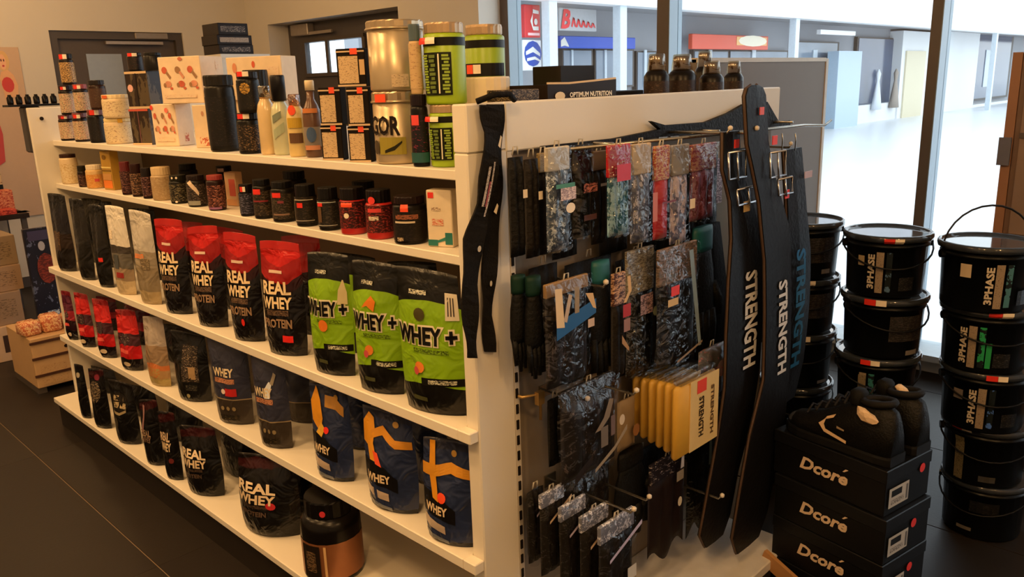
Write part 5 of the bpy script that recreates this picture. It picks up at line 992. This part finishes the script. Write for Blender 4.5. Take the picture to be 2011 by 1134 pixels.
# black cloth lying over the header board right end
cl = [yx(*q, -.035) for q in ((1272, 238), (1300, 246), (1380, 240), (1425, 222), (1455, 205), (1500, 200), (1522, 238), (1545, 236), (1545, 250), (1460, 262), (1380, 262), (1280, 270), (1200, 282), (1060, 292), (1060, 287), (1200, 272), (1290, 254))]
t = thing('gym_strap', 'black strap sagging along the lower edge of the header board', 'strap', (cl[0].x, -.035, cl[0].z))
B().prism([(p.x-cl[0].x, p.z-cl[0].z) for p in cl], -.012, .0).out('strap_cloth', mat((24, 20, 17), .6, bump=.3, bs=90), t)
# --- straps tied on the upright
def ribbon(name, label, path, y, m, ds=None, th=.004):
    R = [];
    for u0, u1, v in path: a = yx(u0, v, y); b = yx(u1, v, y); R.append((a, b))
    o = R[-1][0].copy(); t = thing(name, label, 'strap', o, 0, 'straps hanging on the end upright'); V = []; Fc = []
    RR = []
    for i in range(len(R)-1):
        for k in range(4): f = k/4.0; RR.append((R[i][0].lerp(R[i+1][0], f), R[i][1].lerp(R[i+1][1], f)))
    RR.append(R[-1])
    for i, (a, b) in enumerate(RR):
        wv = .004*math.sin(i*.9); V += [tuple(a-o+Vector((0, wv, 0))), tuple(b-o+Vector((0, -wv, 0))), tuple(b-o+Vector((0, th-wv, 0))), tuple(a-o+Vector((0, th+wv, 0)))]
    for i in range(len(RR)-1):
        for j in range(4): q = i*4+j; p = i*4+(j+1) % 4; Fc.append((q, q+4, p+4, p))
    Fc.append((0, 1, 2, 3)); n = len(V)-4; Fc.append((n+3, n+2, n+1, n)); mesh('webbing', V, Fc, m, t)
    if ds:
        def S(a_, b_, off):
            f = (1-b_)*(len(RR)-1); i = min(len(RR)-2, max(0, int(f))); g = f-i; A = RR[i][0].lerp(RR[i+1][0], g); Bq = RR[i][1].lerp(RR[i+1][1], g)
            p = A.lerp(Bq, (a_+1)/2)-o; return (p.x, p.y-.006-off, p.z)
        decals(S, ds, t)
    return t
web = mat((24, 20, 17), .85, var=.2, bump=.3, bs=160)
ribbon('gym_strap', 'black strap with white printed lines hanging down the upright, longer end', [(944, 986, 206), (952, 982, 260), (948, 978, 330), (936, 966, 400), (914, 950, 470), (908, 940, 560), (912, 938, 640), (920, 938, 704)], -.045, web, [('s', [(-.6, .56, -.3, .56), (-.5, .72, -.2, .72)], prn((24, 20, 17), (190, 176, 160), 160, .55), 'printed_line'), ('s', [(.0, .52, .2, .52), (.1, .74, .3, .74)], prn((24, 20, 17), (190, 176, 160), 160, .55), 'printed_line'), ('s', [(-.2, .56, .0, .56), (-.15, .66, .05, .66)], prn((24, 20, 17), (150, 60, 60), 160, .6), 'printed_line'), ('e', .3, .4, .2, .01, (190, 180, 160))])
ribbon('gym_strap', 'black strap with white arrow marks hanging beside the slot row', [(958, 990, 205), (966, 988, 270), (962, 986, 350), (954, 984, 430), (950, 974, 540), (948, 968, 620), (954, 974, 692)], -.032, web, [('s', [(-.3, .80, .1, .79), (.1, .845, .3, .835)], (226, 210, 180), 'arrow_mark'), ('s', [(-.4, .53, .0, .52), (.0, .565, .2, .555)], (226, 210, 180), 'arrow_mark'), ('e', -.2, .3, .2, .012, (200, 190, 170))])
tk_ = yx(965, 205, -.02); t = tag(B().tube([(-.05, .0, .0), (-.02, -.02, .012), (.02, -.022, .012), (.045, -.01, .0)], .006, 8).out('strap_knot', web, None, True), 'black knot of the straps over the top of the upright', 'knot'); t.location = (tk_.x, -.03, HT+.004)
# ================================================================== WHITE BOARD BEHIND, RIGHT SIDE
pr_ = yx(1621, 115, .35)
t = thing('display_board', 'tall grey beige board with pale edge standing behind the gondola', 'board', (pr_.x-.5, .35, 0))
bx('board_panel', mat((112, 98, 84), .6, var=.02), t, -.55, .475, -.012, .012, .04, pr_.z, r=.002)
bx('edge_trim', mat((196, 182, 164), .5), t, .4755, .5, -.016, .016, .04, pr_.z, r=.002); bx('top_trim', mat((196, 182, 164), .5), t, -.55, .475, -.016, .016, pr_.z-.0125, pr_.z+.003)
for sx in (-.45, .4): bx('foot', steel, t, sx-.02, sx+.02, -.15, .15, 0, .04, r=.004)
# ================================================================== BUCKETS
bkt = mat((15, 17, 20), .33, var=.1); lidm = mat((46, 50, 56), .07, var=.05)
lid_top = mat((70, 74, 80), .06, var=.04); lid_top.node_tree.nodes['Principled BSDF'].inputs['Specular IOR Level'].default_value = .9
def bucket(label, X, Y, z, face, ds=(), R=.125, H=.1915, handle=False, group='stacked black protein buckets'):
    t = thing('protein_bucket', label, 'bucket', (X, Y, z), face, group)
    B().lathe([(R*.86, 0), (R*.88, .006), (R*.93, H*.8), (R*.97, H*.805), (R*.97, H*.84), (R*.935, H*.85), (R*.94, H*.92)], 28).out('bucket_body', bkt, t, True)
    B().lathe([(R*.95, H*.9), (R*1.03, H*.9), (R*1.04, H*.94), (R*1.03, H*.985), (R*.99, H), (R*.95, H*.985), (R*.93, H*.955)], 28).out('lid', lidm, t, True)
    B().lathe([(R*.945, H*.95), (R*.945, H*.958)], 28).out('lid_disc', lid_top, t)
    if handle: B().tube([(R*1.0*math.cos(pi*i/14), -.0, H*.86+R*1.0*math.sin(pi*i/14)*1.0) for i in range(15)], .003, 6).out('handle', mat((30, 30, 34), .4), t, True)
    else: B().tube([(R*1.03*math.cos(pi*i/14+.1), R*1.03*math.sin(pi*i/14+.1)*-1, H*.8-.06*math.sin(pi*i/14)) for i in range(15)], .003, 6).out('handle', mat((30, 30, 34), .4), t, True)
    for s_ in (-1, 1): B().lathe([(.012, -.006), (.012, .006)], 10).out('handle_lug', bkt, t).matrix_local = Matrix.Translation((s_*R*1.0, 0, H*.8))@Matrix.Rotation(pi/2, 4, 'Y')
    def S(a, b, off):
        if b < .78: rr = R*(.88+.05*b/.8)
        elif b < .9: rr = R*.975
        else: rr = R*1.045
        return ((rr+off+.001)*math.sin(a), -(rr+off+.001)*math.cos(a), b*H)
    decals(S, ds, t); return t
tcol = (196, 176, 150)
def ph(a=-.55, color=(52, 92, 104), st=(.0, .95), txt=True):
    L = [('r', a+.12, .08, a+.3, .74, prn((150, 132, 110), (60, 54, 50), 130, .4), 'label_panel'), ('r', a+.36, .1, a+.5, .74, prn((26, 36, 40), color, 14, .5, .4, 1), 'label_panel'), ('r', a+.7, .12, a+1.1, .34, prn((24, 26, 30), (90, 84, 78), 90, .4), 'small_print')]
    if txt: L.append(('tu', '3PHASE', a, .42, .17, .56, (196, 182, 160)))
    if st: L += sticker(st[0], st[1], .22, .38)
    return L
def fpos(u, v, z): p = on(2, u, v, z); return p
def rowset(name, spots, faces, deco, labs, hnd=None):
    z = .0
    for k, (X, Y) in enumerate(spots):
        bucket(labs[k], X, Y, z+.0005, faces[k], deco[k], handle=(hnd == k)); z += .192
cf = math.radians(-55)
# right stack: bottom from the floor pixel, top from its rim
pb = fpos(1925, 1030, 0); pt = fpos(1942, 470, .96)
sp = [(pb.x+(pt.x-pb.x)*k/4.0+(.006 if k % 2 else -.004), pb.y+(pt.y-pb.y)*k/4.0) for k in range(5)]
rowset('r', sp, [cf-.5, cf-.15, cf, cf+.1, cf+.1],
       [[('r', -.2, .5, .5, .7, prn((22, 24, 28), (60, 58, 56), 80, .4), 'small_print'), ('r', -.5, .14, -.1, .2, (110, 104, 96), 'small_print')],
        [('r', -.95, .06, -.7, .8, prn((110, 100, 76), (50, 46, 40), 110, .45), 'label_panel'), ('r', -.3, .1, .1, .2, (60, 58, 54), 'small_print')]+sticker(-.75, .95, .25, .4),
        ph(-.62, (70, 110, 190), (-.15, .95))+[('r', -1.1, .5, -.85, .66, (120, 110, 104), 'small_print')], ph(-.95, (40, 150, 90), None)+[('r', -.42, .1, -.3, .5, (30, 150, 80), 'label_panel')]+sticker(-.2, .95, .25, .4), ph(-.35, (70, 120, 130), (.75, .94))+[('r', -1.0, .52, -.75, .72, (190, 170, 140), 'label_panel')]],
       ['black protein bucket at the foot of the stack with the raised handle', 'black protein bucket second from the floor under the raised handle stack', 'black protein bucket with blue stripe in the middle of the raised handle stack', 'black protein bucket with green stripe in the raised handle stack', 'black protein bucket with raised wire handle topping its stack'], 4)
pt = fpos(1746, 452, .96); sp = [(pt.x+.004*math.sin(2*k), pt.y+.004*math.cos(3*k)) for k in range(5)]
rowset('m', sp, [cf+.1, cf, cf+.15, cf+.3, cf],
       [[], [], ph(-.95, (50, 110, 110), (-.55, .95), False)+[('r', -.85, .1, -.65, .7, prn((130, 116, 92), (60, 54, 46), 110, .4), 'label_panel')], [('r', -.4, .3, .6, .72, prn((34, 32, 32), (70, 62, 58), 60, .45, .5, 4), 'small_print'), ('r', .1, .06, .5, .14, (120, 112, 104), 'small_print')]+sticker(-.75, .95, .25, .38), ph(-.62, (80, 110, 140), (-.12, .93))+[('r', -.98, .5, -.8, .66, (170, 150, 116), 'label_panel')]],
       ['black protein bucket at the foot of the stack behind the shoes', 'black protein bucket hidden low behind the shoes', 'black protein bucket with beige strip just above the shoes', 'black protein bucket with grey text panel behind the shoes', 'black protein bucket topping the stack between the other two stacks'])
pt = fpos(1580, 428, .96); sp = [(pt.x, pt.y) for k in range(5)]
rowset('l', sp, [cf+.1]*5,
       [[], [], [('r', .4, .06, .8, .12, (110, 104, 100), 'small_print')]+sticker(-.2, .95, .25, .38), [('r', -.2, .3, .7, .74, prn((30, 29, 30), (64, 58, 56), 60, .45, .5, 4), 'small_print')]+sticker(-.2, .95, .3, .38), [('r', -.2, .3, .7, .74, prn((30, 29, 30), (64, 58, 56), 60, .45, .5, 4), 'small_print'), ('r', .3, .1, .6, .18, (110, 104, 98), 'small_print')]],
       ['black protein bucket at the foot of the stack nearest the grey board', 'black protein bucket second from the floor nearest the grey board', 'black protein bucket in the middle of the stack nearest the grey board', 'black protein bucket with sticker on its lid in the stack nearest the grey board', 'black protein bucket topping the stack nearest the grey board'])
# ================================================================== SHOE BOXES AND SHOES
bh = .125; top = .50
c0 = on(2, 1743, 928, top); cl_ = on(2, 1521, 842, top); ln = (c0-cl_).length
dv = (c0-cl_).normalized(); ang = math.atan2(dv.y, dv.x); BW = .205
nrm = Vector((-dv.y, dv.x, 0))
sbx = mat((17, 17, 19), .45, var=.1); lidc = mat((24, 25, 29), .4, var=.1)
for k in range(4):
    off = (.0, .0, .012, .0)[k]; zt0 = k*bh
    ctr = (c0+cl_)/2+nrm*(BW/2)+dv*(.012 if k < 3 else 0)+nrm*(.0 if k == 3 else -.006)
    t = thing('shoe_box', ['black shoe box at the bottom of the stack', 'black shoe box second from the floor in the stack', 'black shoe box directly under the topmost box', 'topmost black shoe box with the shoes on it'][k], 'box', (ctr.x, ctr.y, zt0+.0006), ang, 'stacked black shoe boxes')
    hw, hd = ln/2, BW/2
    bx('box_body', sbx, t, -hw+.002, hw-.002, -hd+.002, hd-.002, 0, bh-.002, r=.002)
    bx('box_lid', lidc, t, -hw, hw, -hd, hd, bh-.036, bh-.001, r=.002)
    decals(lambda a, b, o_: (a*hw, -hd-.0003-o_*.5+(.0 if b > .72 else .002), b*bh), [('ti', 'Dcore', -.05, .48, .86, .28, (226, 200, 170), 'lettering'), ('s', [(.28, .63, .31, .63), (.33, .70, .38, .70)], (226, 200, 170), 'accent_mark')], t)
    decals(lambda a, b, o_: (hw+.0006+o_*.5, a*hd, b*bh), [('r', -.85, .16, .0, .58, (176, 174, 170), 'size_label'), ('r', -.75, .38, -.3, .52, (30, 30, 32), 'label_print'), ('r', -.12, .2, -.04, .52, (90, 90, 90), 'label_print'), ('r', -.75, .22, -.2, .32, prn((176, 174, 170), (70, 70, 74), 120, .5), 'label_print'), ('e', .55 if k == 3 else .22, .7 if k == 3 else .62, .12, .1, (216, 50, 44), 'price_sticker')], t)
def on_front(u, v, gap):
    d = ray(u, v); o_ = c0-nrm*gap; return CAM+d*((o_-CAM).dot(nrm)/d.dot(nrm))
q0 = on_front(1502, 1090, .03); q1 = on_front(1568, 1150, .03)
bt = B(); dq = q1-q0; up_ = Vector((0, 0, 1)).cross(nrm).normalized(); pw_ = dq.cross(nrm).normalized()*.022
bt.V = [tuple(p-q1) for n_ in (0, .012) for p in (q0+pw_-nrm*n_, q1+pw_-nrm*n_, q1-pw_-nrm*n_, q0-pw_-nrm*n_)]; bt.F = [(0, 1, 2, 3), (7, 6, 5, 4), (0, 4, 5, 1), (1, 5, 6, 2), (2, 6, 7, 3), (3, 7, 4, 0)]
bo = tag(bt.out('wooden_batten', mat((176, 128, 78), .6, var=.15, vs=14)), 'light wooden slat leaning between the end deck and the shoe boxes', 'slat'); bo.location = q1
def shoe(label, cx_, cy_, rz_, flip=1):
    t = thing('training_shoe', label, 'shoe', (cx_, cy_, top+.0008), rz_, 'pair of black shoes')
    # local x = heel(-) to toe(+)
    Ls = .30; st_ = [(-.5, .30, .0, .11), (-.47, .38, 0, .135), (-.38, .43, 0, .15), (-.24, .44, 0, .146), (-.1, .45, 0, .13), (.04, .47, 0, .104), (.18, .49, 0, .08), (.32, .49, 0, .066), (.43, .40, 0, .056), (.5, .22, 0, .042)]
    V = []; Fc = []; K = 14
    for f, hw, _, h in st_:
        x = f*Ls; w_ = hw*.105
        for j in range(K):
            an = 2*pi*j/K; cy2 = math.cos(an); cz = math.sin(an)
            yv = w_*math.copysign(abs(cy2)**.75, cy2); zz = .022+(h-.022)*(max(0, cz)**.7 if cz > 0 else 0)
            if cz > .05: yv *= 1-.42*cz
            V.append((x, yv, zz))
    for i in range(len(st_)-1):
        for j in range(K): q = i*K+j; p = i*K+(j+1) % K; Fc.append((q, p, p+K, q+K))
    Fc.append(tuple(range(K))[::-1]); Fc.append(tuple((len(st_)-1)*K+j for j in range(K)))
    um = mat((19, 18, 18), .5, var=.25, vs=60, bump=.25, bs=200); mesh('upper', V, Fc, um, t, True)
    V = []; Fc = []
    for zz, gsc in ((0, .97), (.004, 1.02), (.02, 1.04), (.026, 1.0)):
        for f, hw, _, h in st_: V.append((f*Ls*1.02, hw*.105*gsc, zz))
        for f, hw, _, h in reversed(st_): V.append((f*Ls*1.02, -hw*.105*gsc, zz))
    n = len(st_)*2
    for i in range(3):
        for j in range(n): q = i*n+j; p = i*n+(j+1) % n; Fc.append((q, p, p+n, q+n))
    Fc.append(tuple(range(n))[::-1]); Fc.append(tuple(3*n+j for j in range(n))); mesh('sole', V, Fc, mat((26, 26, 28), .45), t)
    # collar opening ring, tongue, laces, heel cup, side flash
    B().tube([(-.31*Ls+.13*Ls*math.cos(2*pi*i/16), .026*math.sin(2*pi*i/16), .147-.006*math.cos(2*pi*i/16)) for i in range(17)], .009, 7).out('collar', mat((30, 28, 28), .7), t, True)
    tg = B().rbox(-.13*Ls-.018, -.13*Ls+.018, -.02, .02, .12, .165, r=.008).out('tongue', mat((24, 23, 23), .7), t, True)
    for i in range(5):
        x = -.06*Ls+i*.026; zc = .142-i*.0145
        B().tube([(x, -.03, zc-.016), (x+.004, 0, zc), (x, .03, zc-.016)], .0032, 5).out('lace', mat((44, 42, 44), .7), tg, True)
    B().rbox(.3*Ls, .5*Ls, -.034, .034, .018, .05, r=.014).out('toe_cap', mat((52, 54, 60), .35), t, True)
    sd_ = -1
    P = [(-.2, .05), (.0, .038), (.12, .034), (.0, .046), (-.1, .058), (.02, .075), (.06, .08), (-.04, .074), (-.16, .06)]
    yb_ = -.049
    def Sd(a, b, off): return (a*Ls, sd_*(.0555-.13*max(0, b-.05))-.002-off*.5, b)
    decals(Sd, [('s', [(-.02, .090, -.04, .101), (.06, .078, .04, .088), (.11, .064, .06, .066), (.05, .046, .04, .055), (-.16, .034, -.16, .042)], (224, 190, 150), 'side_flash'), ('s', [(-.13, .064, -.13, .068), (-.06, .066, -.06, .072)], (150, 130, 104), 'side_flash')], t)
    return t
ctr = (c0+cl_)/2+nrm*(BW/2)
tz = dv.angle(Vector((1, 0, 0)))
sh1 = shoe('black shoe with tan side flash and cream tissue, nearer shoe of the pair', (ctr+nrm*-.05+dv*.005).x, (ctr+nrm*-.05+dv*.005).y, ang+pi)
sh2 = shoe('black shoe with pale tongue mark, rear shoe of the pair', (ctr+nrm*.058+dv*.01).x, (ctr+nrm*.058+dv*.01).y, ang+pi)
# the flash must face the viewer: shoes point away from the labelled box end
for s_ in (sh1, sh2):
    for c in s_.children:
        if c.name.startswith('side_flash'):
            for vtx in c.data.vertices: vtx.co = Vector((vtx.co.x, -vtx.co.y, vtx.co.z))
# crumpled tissue on the nearer shoe
def tissue(label, c, w_, h_, rz_):
    bm = bmesh.new(); bmesh.ops.create_icosphere(bm, subdivisions=2, radius=1)
    for v in bm.verts:
        n_ = .75+.35*rng.random(); v.co = Vector((v.co.x*w_*n_, v.co.y*.012*n_, v.co.z*h_*n_))
    me = bpy.data.meshes.new('tissue_paper'); bm.to_mesh(me); bm.free(); me.materials.append(mat((226, 196, 160), .8, var=.05)); o = link(bpy.data.objects.new('tissue_paper', me)); o.location = c; o.rotation_euler = (0, .35, rz_); tag(o, label, 'paper')
bpy.context.view_layer.update()
tissue('crumpled cream tissue paper stuffed in the nearer black shoe', sh1.matrix_world@Vector((-.3*.3, .043, .118)), .036, .016, ang)
tissue('small scrap of cream tissue in the rear black shoe', sh2.matrix_world@Vector((-.28*.3, .0, .15)), .022, .01, ang)
# ================================================================== RIGHT EDGE: wooden cabinet
wd = mat((150, 106, 78), .5, var=.15, vs=6)
pw = on(0, 1990, 103, 2.15)
t = thing('wooden_cabinet', 'brown wooden framed cabinet standing by the window', 'cabinet', (2.15, pw.y, 0)); hz = pw.z
bx('side_frame', wd, t, 0, .03, -.03, 0, 0, hz); bx('side_frame', wd, t, .5, .53, -.03, 0, 0, hz); bx('top_rail', wd, t, .03, .5, -.03, 0, hz-.05, hz); bx('bottom_rail', wd, t, .03, .5, -.03, 0, 0, .08)
bx('cabinet_body', mat((110, 84, 68), .4, var=.1), t, 0, .53, -.7, -.0305, 0, hz, r=.003)
bx('glass_front', mat((140, 118, 104), .12, var=.3, vs=3), t, -.004, -.0005, -.66, -.05, .08, hz-.05)
for zz in (.45, .85, 1.2): bx('cabinet_shelf', mat((84, 72, 66), .5), t, -.012, -.0045, -.66, -.05, zz, zz+.018)
pc = on(0, 1967, 298, 2.15); t = tag(bx('grey_notice', mat((96, 96, 112), .6), None, 2.13, 2.14, pc.y-.03, pc.y+.008, pc.z-.045, pc.z+.05), 'small grey notice card fixed beside the wooden cabinet', 'notice')
# ================================================================== FAR LEFT: posters, stands and stock
def wall_rect(u0, v0, u1, v1, y): a = on(1, u0, v0, y); b = on(1, u1, v1, y); return a.x, b.x, b.z, a.z
def poster(label, u0, v0, u1, v1, base, ds, y=YB-.012):
    x0, x1, z0, z1 = wall_rect(u0, v0, u1, v1, y); t = thing('wall_poster', label, 'poster', ((x0+x1)/2, y, z0)); ww, hh = (x1-x0)/2, z1-z0
    bx('paper', mat(base, .6, var=.03), t, -ww, ww, 0, .004, 0, hh); decals(lambda a, b, o_: (a*ww, -.001-o_, b*hh), ds, t)
poster('pale wall poster of a blond figure in a red top', -60, 92, 92, 420, (206, 176, 150), [('e', .26, .92, .26, .06, (222, 180, 120), 'hair_print'), ('e', .24, .915, .14, .045, (236, 180, 140), 'face_print'), ('e', .18, .925, .03, .008, (90, 50, 40), 'eye_print'), ('e', .29, .925, .03, .008, (90, 50, 40), 'eye_print'), ('e', .24, .893, .05, .006, (190, 60, 60), 'mouth_print'), ('s', [(.1, .86, .4, .87), (-.0, .82, .6, .84), (.06, .76, .72, .78), (.1, .7, .66, .72)], (230, 176, 130), 'figure_print'), ('e', .3, .785, .26, .045, (206, 60, 50), 'red_top_print'), ('s', [(-.9, .3, -.4, .34), (-.7, .5, -.3, .5), (-.8, .68, -.5, .7)], (200, 70, 66), 'figure_print'), ('e', -.5, .9, .3, .06, (190, 90, 80), 'figure_print')])
# shelf ledge with magazines
def item_box(name, label, u0, v0, u1, v1, y, d, m, cat, group=None, ds=(), floor=False):
    x0, x1, z0, z1 = wall_rect(u0, v0, u1, v1, y)
    if floor: z0 = 0
    t = thing(name, label, cat, ((x0+x1)/2, y+d/2, z0), 0, group); carton(t, x1-x0, d, z1-z0, m, ds); return (x0, x1, z0, z1)
x0, x1, z0, z1 = wall_rect(-90, 436, 62, 446, 4.7)
t = thing('wall_table', 'narrow table carrying red magazines at the far wall', 'table', ((x0+x1)/2, 4.95, 0)); hw = (x1-x0)/2
bx('table_top', mat((60, 44, 36), .5), t, -hw, hw, -.25, .25, z1-.03, z1)
for sx in (-1, 1):
    for sy in (-1, 1): bx('leg', dark_frame, t, sx*(hw-.03)-.015, sx*(hw-.03)+.015, sy*.22-.015, sy*.22+.015, 0, z1-.03)
bx('modesty_panel', mat((196, 170, 140), .6), t, -hw+.05, hw-.05, .1, .12, .1, z1-.03)
zt2 = z1
def tbl(name, label, u0, u1, vt, m, y, d, cat, ds=()):
    a = on(1, u0, 430, y).x; b = on(1, u1, 430, y).x; h_ = height_at((a+b)/2, y, vt, zt2)-zt2; t = thing(name, label, cat, ((a+b)/2, y+d/2, zt2+.0005)); carton(t, b-a, d, h_, m, ds); return t
tbl('magazine_stack', 'stack of red magazines on the far wall table', -20, 36, 414, prn((150, 40, 36), (220, 90, 70), 30, .5), 4.72, .12, 'magazines')
tbl('leaflet_box', 'small grey leaflet box on the far wall table', 30, 62, 420, prn((90, 86, 84), (150, 140, 130), 40, .5), 4.76, .1, 'box')
tbl('red_carton', 'red printed carton behind the magazines', -20, 34, 376, prn((176, 60, 48), (230, 150, 110), 30, .5), 4.9, .12, 'carton')
t = tbl('tall_bottle_box', 'pale tall carton with dark lower half on the far wall table', -30, 18, 290, prn((206, 180, 140), (120, 90, 70), 30, .4), 5.05, .1, 'carton', [('r', -1, .05, 1, .4, (36, 40, 40))])
# black dumbbell rack behind the far end panel
px0 = on(1, 56, 205, 4.4)
t = thing('shaker_stand', 'tall dark grey display post with a black bottle rack behind the far end panel', 'stand', (px0.x, 4.4, 0)); zz = px0.z; zl = on(1, 60, 300, 4.4).z
B().lathe([(.16, 0), (.16, .02), (.02, .03), (.02, zl)], 16).out('post', mat((50, 46, 44), .5), t, True)
bx('display_column', mat((70, 64, 60), .5), t, -.045, .05, -.05, .05, zl, zz-.012, r=.01)
xa = on(1, 8, 195, 4.4).x-px0.x; xb = on(1, 112, 195, 4.4).x-px0.x
bx('rack_plate', mat((30, 26, 24), .5), t, xa, xb, -.06, .06, zz-.012, zz)
for k in range(6):
    x = xa+.03+(xb-xa-.05)*k/5.0; c = tag(B().lathe([(.016, 0), (.018, .01), (.018, .04), (.01, .05), (.01, .058)], 12).out('mini_bottle', mat((34, 30, 30), .3), None, True), 'tiny black bottle standing on the rack behind the far end panel', 'bottle', 'tiny bottles on the rack'); c.location = (px0.x+x, 4.4, zz+.0005)
# blue banner
x0, x1, z0, z1 = wall_rect(44, 452, 150, 668, 3.9)
t = thing('drinks_banner', 'dark blue printed banner panel behind the crate', 'banner', ((x0+x1)/2, 3.9, 0)); ww = (x1-x0)/2
bx('banner_panel', prn((40, 44, 64), (90, 100, 130), 9, .42, .4, .7), t, -ww, ww, 0, .03, .05, z1, r=.003); bx('banner_foot', dark_frame, t, -ww, ww, -.1, .12, 0, .05)
decals(lambda a, b, o_: (a*ww, -.001-o_, z0+(z1-z0)*b), [('e', .0, .66, .55, .13, prn((90, 40, 40), (140, 60, 50), 20, .5), 'print_patch'), ('e', -.1, .85, .2, .04, (170, 170, 180), 'print_patch'), ('r', -.4, .05, .3, .3, prn((90, 110, 150), (200, 210, 220), 20, .5), 'print_patch'), ('r', -.8, .9, .8, .98, (60, 56, 90), 'print_patch')], t)
# crate with packets
p0 = on(2, 78, 776, 0); crx, cry = p0.x, p0.y
zc = height_at(crx, cry, 668, 0)
t = thing('wire_crate_stand', 'low cream box stand with dark rails behind the far end panel', 'stand', (crx+.24, cry+.2, 0))
crm2 = mat((196, 160, 116), .5, var=.06)
bx('stand_body', crm2, t, -.24, .24, -.2, .2, .03, zc, r=.004)
for zz in (.31, .62, .9): bx('dark_rail', mat((70, 40, 26), .5), t, -.245, .245, -.207, -.2005, zc*zz, zc*zz+.012)
decals(lambda a, b, o_: (a*.24, -.2-o_, b*zc), [('e', -.35, .76, .04, .03, (40, 24, 18), 'dot_print'), ('e', -.22, .76, .04, .03, (40, 24, 18), 'dot_print'), ('e', -.09, .76, .04, .03, (40, 24, 18), 'dot_print'), ('r', -.9, .15, -.4, .5, prn((196, 160, 116), (150, 110, 76), 50, .4), 'small_print')], t)
for sx in (-1, 1): bx('foot', dark_frame, t, sx*.22-.02, sx*.22+.02, -.19, .19, 0, .03)
for k in range(5):
    xx = crx+.03+k*.1; c = tag(B().rbox(-.045, .045, -.05, .05, 0, .07+.015*(k % 2), r=.012).out('snack_packet', prn((196, 110, 80), (240, 200, 150), 50, .5, .25, 1, (150, 40, 36)), None, True), 'shiny red and cream snack packet in the row on the cream box stand', 'packet', 'snack packets on the cream box stand'); c.location = (xx, cry+.1, zc+.0005); c.rotation_euler = (0, 0, .1*(-1)**k)
# left stack of cartons
for k, (v0, v1, u1, c) in enumerate(((640, 712, 32, (200, 170, 140)), (572, 640, 42, (150, 126, 104)), (520, 572, 42, (160, 132, 106)), (462, 520, 30, (150, 128, 100)))):
    p = on(2, 20, 712, 0); yk = p.y+.03*k
    a = on(1, -70, v1, yk); b = on(1, u1, v0, yk)
    zb_ = 0 if k == 0 else zlast
    hh = b.z-zb_; zlast = zb_+hh
    t = thing('stock_carton', ['cream carton with dark photo print standing on the floor by the crate', 'brown printed carton second in the pile by the crate', 'brown printed carton third in the pile by the crate', 'plain tan carton topping the pile by the crate'][k], 'carton', ((a.x+b.x)/2, yk+.18, zb_+.0005), 0, 'pile of cartons by the crate')
    carton(t, b.x-a.x, .3, hh-.001, mat(c, .6, var=.08), [('r', .5, .25, .8, .75, (60, 44, 40), 'photo_print')] if k == 0 else [('r', -.6, .2, .8, .8, prn(c, tuple(int(x*.7) for x in c), 30, .45), 'small_print')])
